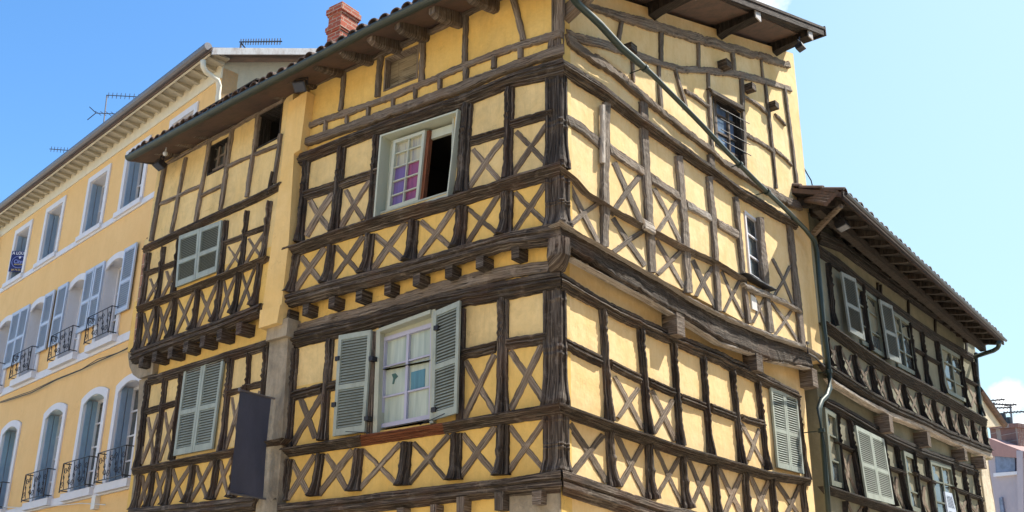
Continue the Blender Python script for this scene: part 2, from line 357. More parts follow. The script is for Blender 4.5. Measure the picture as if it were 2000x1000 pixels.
def member(mb, pl, pts, w0, ori, n0, d, prof=FLAT, step=.05, rough=.006, mit0=False, mit1=False, mod=None, w=None, refs=None):
    if refs is None:
        refs = (.9, .12) if ori == 'h' else ((.55, .55) if ori == 'd' else ((.8, .1) if pl in (PM, PL, PY) else (.1, .8)))
    nra, nrb = n0+d*refs[0], n0+d*refs[1]; seed = rnd.random()*100
    A = []; B = []
    for i, p in enumerate(pts):
        x, y = p[0], p[1]; ww = (p[2] if len(p) > 2 else w0)/2
        if ori == 'h': a, b = (x, y-ww), (x, y+ww)
        elif ori == 'v': a, b = (x-ww, y), (x+ww, y)
        else:
            q0 = pts[max(i-1, 0)]; q1 = pts[min(i+1, len(pts)-1)]
            tx, ty = q1[0]-q0[0], q1[1]-q0[1]; L = math.hypot(tx, ty); nx, ny = -ty/L*ww, tx/L*ww
            a, b = (x-nx, y-ny), (x+nx, y+ny)
        A.append(Vector(pl.at(*a, nra))); B.append(Vector(pl.at(*b, nrb)))
    C = [(a+b)/2 for a, b in zip(A, B)]
    cum = [0]
    for i in range(1, len(C)): cum.append(cum[-1] + (C[i]-C[i-1]).length)
    L = cum[-1]; ns = max(2, int(L/step)+1)
    Wm = sum((a-b).length for a, b in zip(A, B))/len(A); vn = [0]
    for (t0_, d0_), (t1_, d1_) in zip(prof, prof[1:]): vn.append(vn[-1]+math.hypot((t1_-t0_)*Wm, (d1_-d0_)*d))
    rows = []; uvr = []
    for k in range(ns+1):
        u = L*k/ns; i = 0
        while i < len(C)-2 and cum[i+1] < u: i += 1
        f = (u-cum[i])/max(1e-6, cum[i+1]-cum[i]); a = A[i].lerp(A[i+1], f); b = B[i].lerp(B[i+1], f)
        wm, nm = (1, 1) if mod is None else mod(k/ns)
        c = (a+b)/2; a = c+(a-c)*wm; b = c+(b-c)*wm; dr = (b-a); W = dr.length; dr = dr/max(W, 1e-6)
        chip = max(0, noise.noise(Vector((u*7, seed, 21)))-.28)*rough*5
        ja = noise.noise(Vector((u*1.7, seed, 0)))*rough*1.5 + noise.noise(Vector((u*17, seed, 5)))*rough*1.1 + chip
        jb = noise.noise(Vector((u*1.7, seed, 9)))*rough*1.5 + noise.noise(Vector((u*17, seed, 15)))*rough*1.1 - max(0, noise.noise(Vector((u*7, seed, 31)))-.28)*rough*5
        a = a + dr*ja; b = b + dr*jb; row = []; uvs = []; vv = 0; prev = None
        for j, (t, dn) in enumerate(prof):
            q = a.lerp(b, t); n = n0 + d*dn*(nm if dn > 0 else 1)
            if dn > .3: n += (noise.noise(Vector((u*2.2, seed+t*.8, 3)))*1.2 + (.35 if prof is not FLAT else .6)*noise.noise(Vector((u*15, seed+t*5, 7))))*rough
            s_ = q.x
            if mit0 and k == 0: s_ -= (n-(nra+(nrb-nra)*t))+.012
            if mit1 and k == ns: s_ -= (n-(nra+(nrb-nra)*t))+.012
            P = pl.w(s_, n, q.y); row.append(P)
            uvs.append((u, vn[j]))
        rows.append(row); uvr.append(uvs)
    i0, m = mb.grid(rows, uvr)
    mb.face(range(i0, i0+m)); mb.face(range(i0+m*ns, i0+m*(ns+1)))
def part(name, mname, parent, pl, pts, w, ori, n0, d, **kw):
    mb = MB(); member(mb, pl, pts, w, ori, n0, d, **kw); return mb.build(name, mname, parent)

def mod_band(k):                                     # post that swells into a carved base
    wm = nm = 1
    nm += .25*math.exp(-((k-.06)/.04)**2)
    nm += .28*math.exp(-((k-.50)/.025)**2) + .22*math.exp(-((k-.58)/.02)**2)
    wm += .10*math.exp(-((k-.54)/.05)**2)
    if k > .66: q = (k-.66)/.34; wm += .42*q**1.3; nm += .75*q
    if k > .93: wm += .06; nm += .3
    return wm, nm
def mod_long(k):
    wm = nm = 1
    for c, s in ((.05, .03), (.10, .02), (.30, .02), (.36, .02), (.60, .018), (.66, .02)): nm += .20*math.exp(-((k-c)/s)**2); wm += .035*math.exp(-((k-c)/s)**2)
    nm += .12*sin(k*110)*(1 if k < .36 else .2); wm += .014*sin(k*110)
    if k > .78: q = (k-.78)/.22; wm += .40*q**1.4; nm += .6*q
    return wm, nm
def mod_none(k): return 1, 1

def brace(pl, TL, TR, BR, BL, w, n0, parent, m='brace_wood', d=.014):
    mb = MB(); bow = rnd.uniform(-3, 3); w = w*rnd.uniform(.84, 1.12)
    def ln(p, q, dn):
        mx, my = (p[0]+q[0])/2+bow*.6, (p[1]+q[1])/2+rnd.uniform(-2, 2)
        member(mb, pl, [p, (mx, my), q], w, 'd', n0, d+dn, prof=FLAT, rough=.007)
    ins = .10
    def lp(a, b, f): return (a[0]+(b[0]-a[0])*f, a[1]+(b[1]-a[1])*f)
    j = [rnd.uniform(-.02, .07) for _ in range(4)]
    ln(lp(TL, TR, j[0]), lp(BL, BR, 1-j[1]), 0)
    ln(lp(TL, TR, 1-j[2]), lp(BL, BR, j[3]), .007)
    return mb.build('cross_brace', m, parent)

def rowposts(parent, pl, n0, posts, m='dark_wood', d=.07, mod=mod_band, prof=POST, name='post', x=(), k0=0, bw=10, ext=3, bm_='brace_wood', rough=.006, skip=(), bd=.014):
    # posts: (xt, yt, xb, yb, w[, wt]);  x: indices of panels with crossed braces, k0 share of the height where they start
    for i, p in enumerate(posts):
        if i in skip: continue
        xt, yt, xb, yb, w = p[:5]; ux, uy = (xb-xt), (yb-yt); L = math.hypot(ux, uy); ux /= L; uy /= L
        part(name, m, parent, pl, [(xt-ux*ext, yt-uy*ext, w), (xb+ux*ext, yb+uy*ext, w)], w, 'v', n0, d, prof=prof, mod=mod, step=.045 if mod is not mod_none else .09, rough=rough)
    for i in x:
        a, b = posts[i], posts[i+1]; kk = k0[i] if isinstance(k0, dict) else k0
        def e(p, k, sg): return (p[0]+(p[2]-p[0])*k + sg*p[4]*.42, p[1]+(p[3]-p[1])*k)
        brace(pl, e(a, kk, 1), e(b, kk, -1), e(b, 1, -1), e(a, 1, 1), bw, n0, parent, bm_, d=bd)

def wallslab(mb, pl, s0, s1, z0, z1, n, th=.22, holes=(), cell=.16, amp=.007):
    S_ = sorted({s0, s1, *[h[0] for h in holes], *[h[1] for h in holes]}); Z_ = sorted({z0, z1, *[h[2] for h in holes], *[h[3] for h in holes]})
    S_ = [v for v in S_ if s0-1e-6 <= v <= s1+1e-6]; Z_ = [v for v in Z_ if z0-1e-6 <= v <= z1+1e-6]
    def sub(L):
        o = []
        for a, b in zip(L, L[1:]):
            k = max(1, int((b-a)/cell)); o += [a+(b-a)*i/k for i in range(k)]
        return o+[L[-1]]
    SS, ZZ = sub(S_), sub(Z_); idx = {}
    def V(i, j):
        if (i, j) not in idx:
            q = pl.w(SS[i], n, ZZ[j]); dn = noise.noise(q*1.9)*amp + noise.noise(q*.6)*amp
            idx[(i, j)] = len(mb.v); mb.v.append(q + pl.n*dn)
        return idx[(i, j)]
    for i in range(len(SS)-1):
        for j in range(len(ZZ)-1):
            cs, cz = (SS[i]+SS[i+1])/2, (ZZ[j]+ZZ[j+1])/2
            if any(h[0] < cs < h[1] and h[2] < cz < h[3] for h in holes): continue
            mb.face((V(i, j), V(i+1, j), V(i+1, j+1), V(i, j+1)))
    def rim(a0, a1, b0, b1):
        c = [(a0, b0), (a1, b0), (a1, b1), (a0, b1)]
        for k in range(4):
            p, q = c[k], c[(k+1) % 4]
            mb.quad(pl.w(p[0], n, p[1]), pl.w(q[0], n, q[1]), pl.w(q[0], n-th, q[1]), pl.w(p[0], n-th, p[1]))
    rim(s0, s1, z0, z1)
    for h in holes: rim(max(h[0], s0), min(h[1], s1), max(h[2], z0), min(h[3], z1))
def polyslab(pl, px, n0, n1):                       # photo outline on the plane, given its real thickness
    mb = MB(); P = [pl.at(x, y, n1) for x, y in px]
    f = [pl.w(a, n1, z) for a, z in P]; b = [pl.w(a, n0, z) for a, z in P]; k = len(P)
    mb.v += f+b; mb.face(range(k)); mb.face(range(k, 2*k))
    for i in range(k): mb.face((i, (i+1) % k, k+(i+1) % k, k+i))
    return mb
class Quad:                                         # local (u right, v down) frame of a photo quad on a plane
    def __init__(s, pl, TL, TR, BR, BL, n, tilt=0):
        s.pl = pl; s.c = [Vector(pl.at(*p, n)) for p in (TL, TR, BR, BL)]; s.n = n; s.tilt = tilt
        s.W = (s.c[1]-s.c[0]).length; s.H = (s.c[3]-s.c[0]).length
    def P(s, u, v, dn=0):
        q = s.c[0].lerp(s.c[1], u).lerp(s.c[3].lerp(s.c[2], u), v); return s.pl.w(q.x, s.n+dn+s.tilt*u, q.y)
    def box(s, mb, u0, u1, v0, v1, n0, n1):
        uv = [(u0, v0), (u1, v0), (u1, v1), (u0, v1)]
        mb.box8([s.P(a, b, n0) for a, b in uv] + [s.P(a, b, n1) for a, b in uv])
    def sub(s, u0, u1, v0, v1, dn=0):
        q = object.__new__(Quad); q.pl = s.pl; q.n = s.n+dn; q.tilt = 0
        def g(u, v): return s.c[0].lerp(s.c[1], u).lerp(s.c[3].lerp(s.c[2], u), v)
        q.c = [g(u0, v0), g(u1, v0), g(u1, v1), g(u0, v1)]; q.W = (q.c[1]-q.c[0]).length; q.H = (q.c[3]-q.c[0]).length
        return q
def shutter(q, parent, m, slats=17, leafs=1, st=.055, mid=.53, th=.035):
    slats = int(slats*.85)
    for l in range(leafs):
        g = q.sub(l/leafs+.004*l, (l+1)/leafs-.004*(leafs-1-l), 0, 1); g.tilt = q.tilt if leafs == 1 else 0
        mb = MB(); a = st/g.W; h = st/g.H; backs = []
        g.box(mb, 0, a, 0, 1, 0, th); g.box(mb, 1-a, 1, 0, 1, 0, th)
        g.box(mb, a, 1-a, 0, h*1.3, 0, th*.94); g.box(mb, a, 1-a, 1-h*1.7, 1, 0, th*.94); g.box(mb, a, 1-a, mid-h*.6, mid+h*.6, 0, th*.94)
        for v0, v1, k in ((h*1.3, mid-h*.6, slats), (mid+h*.6, 1-h*1.7, int(slats*.92))):
            dv = (v1-v0)/k
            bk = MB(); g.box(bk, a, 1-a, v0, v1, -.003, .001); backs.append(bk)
            for i in range(k):
                va = v0+dv*i; f = .75
                P = [g.P(u, va+e*dv, n) for (u, e, n) in ((a, .0, .010), (1-a, .0, .010), (1-a, .66, th*.98), (a, .66, th*.98))]
                Q = [p - Vector((0, 0, .10*dv*g.H)) for p in P]
                mb.box8(Q+P)
        sh = mb.build('shutter', m, parent)
        for bk in backs: bk.build('gap_shade_sheet', 'slate_shutter' if m == 'blue_shutter' else 'louvre_gap_shade', sh)  # dark sheets behind the slats stand in for shade in the gaps
def casement(q, parent, fm, pm, cols=2, rows=3, fw=.05, mw=.022, th=.05, name='window', pane_mats=None, glazing_back=.02):
    mb = MB(); a = fw/q.W; h = fw/q.H
    q.box(mb, 0, a, 0, 1, -th, th); q.box(mb, 1-a, 1, 0, 1, -th, th); q.box(mb, a, 1-a, 0, h, -th, th); q.box(mb, a, 1-a, 1-h, 1, -th, th)
    for c in range(1, cols):
        u = c/cols; g = (mw if cols > 2 or rows > 4 else fw*.75)/q.W; q.box(mb, u-g/2, u+g/2, h, 1-h, -th*.5, th*.8)
    for r in range(1, rows):
        v = r/rows; g = mw/q.H; q.box(mb, a, 1-a, v-g/2, v+g/2, -th*.4, th*.55)
    o = mb.build(name, fm, parent)
    if pane_mats is None: pane_mats = {(None): pm}
    for key, pmn in pane_mats.items():
        mb = MB()
        for c in range(cols):
            for r in range(rows):
                if key is not None and (c, r) not in key: continue
                if key is None and any((c, r) in k2 for k2 in pane_mats if k2): continue
                q.box(mb, max(a, c/cols), min(1-a, (c+1)/cols), max(h, r/rows), min(1-h, (r+1)/rows), -glazing_back-.004, -glazing_back)
        if mb.v: mb.build('pane', pmn, o)
    return o

# ------------------------------------------------------------------ ground
g = MB(); g.quad(Vector((-400, -400, 0)), Vector((400, -400, 0)), Vector((400, 400, 0)), Vector((-400, 400, 0)))
def paving():
    m, t, b = mat('pale_paving'); o = N(t, 'ShaderNodeTexCoord').outputs['Object']
    c = ramp(t, noi(t, o, .8, 6, .6), [(.3, (.48, .40, .30)), (.7, (.60, .51, .39))])
    t.links.new(c, b.inputs['Base Color']); b.inputs['Roughness'].default_value = .9; bump(t, b, noi(t, o, 20, 4, .6), .4, .01); return m
M['paving'] = paving()
tag(g.build('ground', 'paving'), kind='structure')
#@@HOUSE
# ================================================================== the half-timbered corner house
N0, N1 = 0.0, 0.15
H = empty('timber_framed_house', PM.w(2.4, 0, 0), 'tall yellow half-timbered corner house with dark crossed timbers and jettied storeys', 'house')
SLOPE = .345
EAVE_N, EAVE_Z, VERGE = .85, 9.97, .92
def roofz_R(s): return EAVE_Z + SLOPE*(s+EAVE_N)
def zM(x, y, n): return PM.at(x, y, n)[1]
def span(pl, TL, TR, BR, BL, n):
    P = [pl.at(*p, n) for p in (TL, TR, BR, BL)]
    s = sorted(p[0] for p in P); z = sorted(p[1] for p in P)
    return ((s[0]+s[1])/2, (s[2]+s[3])/2, (z[0]+z[1])/2, (z[2]+z[3])/2)
# --- walls of the front
wM0 = span(PM, (737, 648), (850, 607), (845, 822), (730, 846), N0)
wM1 = span(PM, (745, 266), (894, 218), (877, 376), (731, 423), N1)
wMa = span(PM, (752, 114), (817, 88), (818, 151), (750, 180), N1)
zl1, zmid0 = zM(1092, 800, 0), zM(905, 690, 0)
mb = MB(); wallslab(mb, PM, -.02, 5.0, 3.0, zl1, N0); mb.build('wall', 'plaster_yellow', H)
mb = MB(); wallslab(mb, PM, -.02, 5.0, zl1, zmid0, N0, holes=[wM0]); mb.build('wall', 'plaster_yellow', H)
mb = MB(); wallslab(mb, PM, -.02, 5.0, zmid0, 5.98, N0, holes=[wM0]); mb.build('wall', 'plaster_cream', H)
mb = MB(); wallslab(mb, PM, -.02, 5.0, 5.98, 6.62, N0); mb.build('wall', 'plaster_yellow', H)
zl2, zmid1 = zM(1092, 335, N1), zM(925, 275, N1)
mb = MB(); wallslab(mb, PM, -.17, 5.1, 6.5, zl2, N1); mb.build('wall', 'plaster_yellow', H)
mb = MB(); wallslab(mb, PM, -.17, 5.1, zl2, zM(1092, 120, N1), N1, holes=[wM1]); mb.build('wall', 'plaster_cream', H)
mb = MB(); wallslab(mb, PM, -.17, 5.1, zM(1092, 120, N1), 10.1, N1, holes=[wMa]); mb.build('wall', 'plaster_yellow', H)
# --- walls of the sunlit side
wR1 = span(PR, (1450, 410), (1480, 432), (1492, 556), (1462, 538), N1)
wR0 = span(PR, (1507, 766), (1549, 780), (1561, 918), (1520, 906), N0)
wR2 = span(PR, (1391, 186), (1446, 215), (1450, 318), (1397, 290), N1)
mb = MB(); wallslab(mb, PR, 0.02, 7.0, 3.0, 6.75, N0, holes=[wR0]); mb.build('wall', 'plaster_pale', H)
mb = MB(); wallslab(mb, PR, -.13, 7.62, 6.5, 8.85, N1, holes=[wR1]); mb.build('wall', 'plaster_pale', H)
mb = MB(); wallslab(mb, PR, -.13, 7.62, 8.85, 12.9, N1, holes=[wR2])
off = {}
for i, v in enumerate(mb.v):
    s_ = (v-PR.o).dot(PR.d); zt = roofz_R(s_)-.16
    if v.z > zt: mb.v[i] = Vector((v.x, v.y, zt))
mb.build('wall', 'plaster_pale', H)
# hidden back walls so that the house is solid
mb = MB()
K = [corner(-.1, -.1), PR.w(7.55, -.1, 0), PR.w(7.55, -5.2, 0), PM.w(4.9, -7.4, 0)]
for a, b in ((K[1], PR.w(7.55, -6, 0)),):
    mb.quad(a, b, b+Vector((0, 0, 12.6)), a+Vector((0, 0, 12.6)))
a = PR.w(7.4, -6, 0); b = PM.w(5, -1.2, 0)
mb.quad(a, b, b+Vector((0, 0, 10.2)), a+Vector((0, 0, 10.2)))
mb.build('back_wall', 'gable', H)
# ground storey
mb = MB(); wallslab(mb, PM, .0, 5.0, 0, 3.3, -.12, cell=.4); wallslab(mb, PR, .0, 7.0, 0, 3.3, -.12, cell=.4); mb.build('ground_storey_wall', 'stone', H)
mb = MB()
for x0, y0, x1, y1 in ((700, 985, 735, 1010), (765, 985, 800, 1012), (820, 980, 862, 1012)):
    pass
# --- front: horizontal timbers
def rail(pts, w_, pl=PM, n0=N0, d=.13, prof=LEDGE, m='dark_wood', name='rail', **kw): return part(name, m, H, pl, pts, w_, 'h', n0, d, prof=prof, **kw)
rail([(1092, 941, 46), (1000, 951, 37), (860, 966, 37), (700, 986, 37), (538, 1004, 38)], 38, d=.16, prof=JET, mit0=True, name='floor_beam')
rail([(1092, 800, 28), (905, 829, 23), (868, 836, 22)], 26, d=.17, mit0=True, name='sill_rail')
rail([(868, 836, 22), (720, 858, 22), (706, 860, 22)], 26, d=.155, m='red_wood', name='sill_rail')
rail([(706, 860, 22), (625, 873, 21), (549, 885, 19)], 26, d=.17, name='sill_rail')
rail([(1092, 547, 38), (960, 571, 41), (850, 592, 34), (700, 635, 33), (568, 665, 34)], 40, d=.12, prof=CORN, mit0=True, name='lintel_beam')
rail([(1088, 520, 24), (1000, 530, 26), (925, 546, 30), (850, 566, 28), (700, 611, 22), (568, 643, 16)], 26, d=.05, prof=FLAT, m='attic_wood', name='head_beam', rough=.012)
rail([(1091, 455, 46), (1000, 468, 34), (800, 524, 34), (650, 562, 31), (551, 590, 28)], 40, n0=N1, d=.13, prof=JET, mit0=True, name='jetty_beam')
rail([(1091, 333, 33), (1000, 357, 30), (900, 389, 28), (735, 436, 28), (620, 473, 26), (554, 496, 25)], 30, n0=N1, d=.17, mit0=True, name='sill_rail')
rail([(1098, 131, 40), (1000, 156, 31), (900, 198, 28), (737, 252, 25), (585, 312, 26)], 40, n0=N1, d=.12, prof=CORN, mit0=True, name='lintel_beam')
rail([(1098, 97, 26), (1000, 130, 23), (900, 171, 25), (737, 229, 24), (569, 288, 19)], 24, n0=N1, d=.09, prof=FLAT, m='attic_wood', mit0=True, name='head_beam', rough=.012)
rail([(1097, 64, 20), (1030, 84, 18), (960, 108, 16), (875, 141, 16), (820, 167, 15), (770, 186, 16), (700, 212, 15), (640, 232, 15), (582, 252, 14)], 16, n0=N1, d=.05, prof=FLAT, m='attic_wood', name='wavy_rail', rough=.014)
rail([(1010, -22, 12), (900, 33, 12), (832, 67, 12), (737, 110, 12), (660, 144, 11), (565, 188, 11)], 12, n0=N1, d=.05, prof=FLAT, m='attic_wood', name='wall_plate', rough=.012)
# mid rails
for pts, n0, wd in (([(568, 774), (628, 759)], N0, 21), ([(640, 756), (662, 750)], N0, 20), ([(903, 693), (968, 677)], N0, 24), ([(990, 672), (1066, 661)], N0, 25),
                    ([(590, 384), (662, 361)], N1, 22), ([(664, 361), (738, 336)], N1, 21), ([(918, 279), (990, 258)], N1, 20), ([(998, 243), (1078, 221)], N1, 20)):
    if n0 == N1 and pts[0][0] == 918: pts = [(920, 276), (988, 256)]
    rail(pts, wd, n0=n0, d=.075, prof=RAILP, name='mid_rail', rough=.009)
# posts, bottom band / first storey / band / second storey
rowposts(H, PM, N0, [(563, 900, 551, 975, 19), (624, 889, 612, 966, 21), (699, 879, 690, 956, 24), (792, 866, 785, 945, 26), (890, 849, 886, 934, 27), (981, 833, 978, 925, 29), (1087, 815, 1086, 918, 42)],
         x=range(6), d=.085, bw=11, skip=(6,))
P0 = [(575, 684, 561, 874, 18), (643, 665, 629, 857, 20), (981, 585, 979, 808, 26), (1086, 565, 1086, 788, 40)]
rowposts(H, PM, N0, P0, d=.08, mod=mod_long, skip=(3,))
brace(PM, (584, 778), (632, 766), (619, 855), (571, 868), 10, N0, H); brace(PM, (905, 706), (968, 692), (965, 806), (902, 818), 12, N0, H); brace(PM, (995, 686), (1064, 672), (1066, 788), (994, 800), 12, N0, H)
part('post', 'dark_wood', H, PM, [(903, 603, 16), (898, 822, 16)], 16, 'v', N0, .04, prof=FLAT)
part('post', 'mid_wood', H, PM, [(731, 648, 14), (722, 852, 14)], 14, 'v', N0, .07, prof=RAILP)
rowposts(H, PM, N1, [(577, 502, 566, 569, 19), (646, 482, 636, 550, 21), (721, 460, 712, 530, 24), (806, 434, 800, 506, 26), (901, 406, 894, 481, 28), (989, 378, 984, 457, 29), (1088, 352, 1086, 437, 42)],
         x=range(6), d=.085, bw=11, skip=(6,))
P1 = [(597, 318, 583, 470, 19), (666, 290, 651, 450, 21), (734, 268, 722, 432, 17), (911, 205, 901, 374, 27), (994, 174, 990, 348, 22), (1092, 148, 1086, 325, 40)]
rowposts(H, PM, N1, P1, d=.08, mod=mod_long, skip=(5,))
for q in (((605, 392), (652, 375), (643, 448), (595, 462)), ((673, 372), (722, 352), (710, 428), (662, 446)), ((922, 292), (982, 272), (978, 350), (916, 366)), ((1005, 258), (1074, 238), (1070, 322), (1000, 342))):
    brace(PM, *q, 11, N1, H)
# jetty joist ends of the front
for x, y in ((563, 618), (601, 607), (653, 593), (706, 580), (760, 566), (819, 549), (880, 533), (943, 516), (1010, 496)):
    q = Quad(PM, (x-12, y-9), (x+10, y-13), (x+10, y+9), (x-12, y+13), N1+.02)
    s_, z_ = PM.at(x, y, N1)
    mb = MB()
    P = []
    for n in (-.02, N1+.05+rnd.uniform(-.02, .02)):
        j = rnd.uniform(-.006, .006)
        for ds, dz in ((.062, .09), (-.062, .09), (-.058, -.068+j), (.058, -.076)): P.append(PM.w(s_+ds, n, z_+dz))
    mb.box8(P); mb.build('joist_end', 'dark_wood', H)
for x, y, w_, h_ in ((903, 986, 11, 14), (978, 979, 12, 16), (1052, 972, 12, 12), (785, 1003, 10, 10), (850, 999, 9, 12)):
    s_, z_ = PM.at(x, y, .1); mb = MB(); a = w_*.0055; b = h_*.0065
    mb.box8([PM.w(s_+ds, n, z_+dz) for n in (-.15, .14) for ds, dz in ((a, b), (-a, b), (-a*.9, -b), (a*.9, -b))]); mb.build('joist_end', 'mid_wood', H)
# attic studs of the front
for xt, yt, xb, yb, w_ in ((602, 172, 594, 240, 9), (672, 140, 665, 214, 10), (743, 112, 736, 186, 14), (825, 76, 823, 156, 13), (910, 34, 907, 126, 13), (1001, -8, 1022, 76, 14), (1093, -20, 1091, 60, 19)):
    part('stud', 'attic_wood', H, PM, [(xt, yt-3, w_), ((xt+xb)/2+rnd.uniform(-1, 1), (yt+yb)/2, w_*.94), (xb, yb+3, w_)], w_, 'v', N1, .045, rough=.01)
for x, y in ((636, 246), (677, 231), (720, 216), (768, 197), (812, 181), (860, 163), (911, 145), (965, 122), (1017, 103), (1075, 82)):
    part('stud', 'attic_wood', H, PM, [(x, y-12), (x-1, y+12)], 9 if x < 900 else 12, 'v', N1, .045, rough=.01)
# --- corner posts
def cpost(z0, z1, n, wm, wr, m='dark_wood', flare=True):
    mb = MB(); rows = []; uvr = []; ns = 34
    for k in range(ns+1):
        f = k/ns; z = z1+(z0-z1)*f; q = 0
        if flare and f > .72: q = ((f-.72)/.28)**1.3
        ring = sum(math.exp(-((f-c)/.02)**2) for c in (.08, .5, .56, .93))*.018 if flare else 0
        nn = n+.06*q+ring+noise.noise(Vector((z*5, n*9, 1)))*.008
        Kp = corner(nn, nn); a = wm*(1+.28*q); b = wr*(1+.28*q)
        dm, dr = PM.d, PR.d; inn = .16
        pts = [Kp+dm*a-PM.n*inn, Kp+dm*a, Kp+dm*a*.82, Kp+dm*a*.76-PM.n*.02, Kp+dm*a*.35-PM.n*.02, Kp+dm*a*.28, Kp+dm*.035, Kp+dr*.035, Kp+dr*b*.28, Kp+dr*b*.34-PR.n*.02, Kp+dr*b*.76-PR.n*.02, Kp+dr*b*.82, Kp+dr*b, Kp+dr*b-PR.n*inn]
        row = []; vv = 0; uvs = []; pr = None
        for p in pts:
            p = p+Vector((0, 0, z)); row.append(p)
            if pr is not None: vv += (p-pr).length
            pr = p; uvs.append((z, vv))
        rows.append(row); uvr.append(uvs)
    mb.grid(rows, uvr); mb.build('corner_post', m, H)
cpost(zM(1087, 924, .08), zM(1087, 808, .08), .07, .25, .17)
cpost(zM(1087, 794, .08), zM(1087, 560, .08), .05, .24, .15)
cpost(zM(1087, 442, .2), zM(1087, 345, .2), N1+.07, .25, .17)
cpost(zM(1087, 328, .2), zM(1092, 140, .2), N1+.05, .24, .15)
cpost(zM(1087, 100, .2), zM(1092, -60, .2), N1+.035, .13, .10, 'attic_wood', False)
# carved block under the jetty at the corner
mb = MB(); rows = []
for zc, nn, a in ((6.34, .27, .22), (6.24, .27, .23), (6.12, .26, .24), (6.03, .20, .2), (5.97, .12, .15)):
    Kp = corner(nn, nn); zz = zc
    rows.append([p+Vector((0, 0, zz)) for p in (Kp+PM.d*a-PM.n*.3, Kp+PM.d*a, Kp+PM.d*.04, Kp+PR.d*.04, Kp+PR.d*a*.6, Kp+PR.d*a*.6-PR.n*.3)])
i0, m_ = mb.grid(rows); mb.face(range(i0, i0+m_)); mb.face(range(i0+m_*4, i0+m_*5)); mb.build('corner_bracket', 'dark_wood', H)
# --- front windows
W0 = Quad(PM, (735, 645), (850, 603), (846, 826), (728, 848), N0+.06)
mb = MB(); W0.box(mb, 0, .07, 0, 1, -.16, .0); W0.box(mb, .94, 1.0, 0, 1, -.16, .0); W0.box(mb, 0.07, .94, 0, .035, -.16, .025); W0.box(mb, 0.07, .94, .035, .10, -.14, -.10)
win = mb.build('window', 'green_frame', H)
q = Quad(PM, (750, 661), (850, 630), (846, 818), (741, 838), N0-.05)
casement(q, win, 'lilac_frame', 'curtain_green', 2, 3, fw=.055, mw=.022, th=.03, name='sash', pane_mats={None: 'curtain_green'})
for (px, mm) in (([(803, 727), (830, 720), (829, 755), (802, 762)], 'curtain_teal'), ([(765, 731), (772, 729), (777, 735), (771, 741), (769, 750), (766, 750), (768, 739)], 'bird')):
    polyslab(PM, px, N0-.069, N0-.062).build('cloth' if mm != 'bird' else 'bird_decal', mm, win)
shutter(Quad(PM, (665, 656), (725, 644), (712, 843), (653, 853), N0+.10, tilt=-.03), H, 'green_shutter', 19)
shutter(Quad(PM, (850, 610), (906, 590), (900, 809), (845, 822), N0+.09, tilt=.05), H, 'green_shutter', 19)
for x, y in ((724, 700), (715, 817), (658, 700), (651, 790), (851, 640), (846, 800)):        # hinges
    a_ = PM.at(x, y, .15); mb = MB(); mb.box8([PM.w(a_[0]+ds, n, a_[1]+dz) for n in (.06, .155) for ds, dz in ((.035, .03), (-.035, .03), (-.035, -.03), (.035, -.03))]); mb.build('hinge', 'iron', H)
for pts in (((675, 843), (720, 845)), ((820, 830), (868, 808))):        # iron stays
    a_ = PM.at(*pts[0], .16); b_ = PM.at(*pts[1], .18)
    mb = MB(); mb.tube([PM.w(a_[0], .16, a_[1]), PM.w(b_[0], .18, b_[1])], .006, 6); mb.build('shutter_stay', 'iron', H)
W1 = Quad(PM, (742, 264), (896, 214), (876, 384), (728, 434), N1+.10)
mb = MB(); W1.box(mb, 0, .022, 0, 1, -.30, .0); W1.box(mb, .985, 1, 0, 1, -.30, .02); W1.box(mb, .022, .985, 0, .02, -.30, .0)
W1.box(mb, .022, .16, .02, 1, -.24, -.20); W1.box(mb, .022, .985, .94, 1, -.3, -.05); W1.box(mb, .16, .985, .06, .16, -.22, -.17); W1.box(mb, .93, .985, .12, 1, -.2, -.1)
win = mb.build('window', 'light_frame', H)
q = Quad(PM, (771, 276), (833, 255), (819, 392), (758, 413), N1-.02)
pm = {frozenset([(0, 0), (0, 1), (1, 0), (1, 1)]): 'curtain_cream', frozenset([(0, 2), (0, 3), (0, 4)]): 'curtain_blue', frozenset([(1, 2), (1, 3), (1, 4)]): 'curtain_pink'}
casement(q, win, 'light_frame', None, 2, 5, fw=.05, mw=.016, th=.03, name='sash', pane_mats=pm)
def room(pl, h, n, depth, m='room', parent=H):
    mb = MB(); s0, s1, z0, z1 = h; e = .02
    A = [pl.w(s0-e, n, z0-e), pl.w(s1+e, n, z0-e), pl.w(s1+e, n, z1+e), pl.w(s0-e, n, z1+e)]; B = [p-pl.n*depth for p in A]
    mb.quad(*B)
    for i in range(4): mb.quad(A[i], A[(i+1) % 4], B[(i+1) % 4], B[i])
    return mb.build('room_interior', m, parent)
room(PM, wM1, N1-.24, 2.2)
room(PM, wM0, N0-.24, .5); room(PR, wR0, N0-.2, .4, 'dark'); room(PR, wR1, N1-.2, .6, 'dark'); room(PR, wR2, N1-.2, .6, 'dark')
# open red-edged leaf folded inwards
q = Quad(PM, (833, 256), (840, 254), (826, 390), (819, 392), N1-.03); mb = MB(); q.box(mb, 0, 1, 0, 1, -.07, .0); mb.build('open_sash', 'red_wood', win)
# boarded attic window
Wa = Quad(PM, (750, 116), (818, 86), (819, 152), (748, 181), N1-.10); mb = MB()
Wa.box(mb, 0, 1, .26, 1, -.03, 0); Wa.box(mb, 0, 1, 0, .24, -.03, -.01); Wa.box(mb, .42, .44, .26, 1, 0, .004)
mb.build('boarded_hatch', 'grey_board', H)

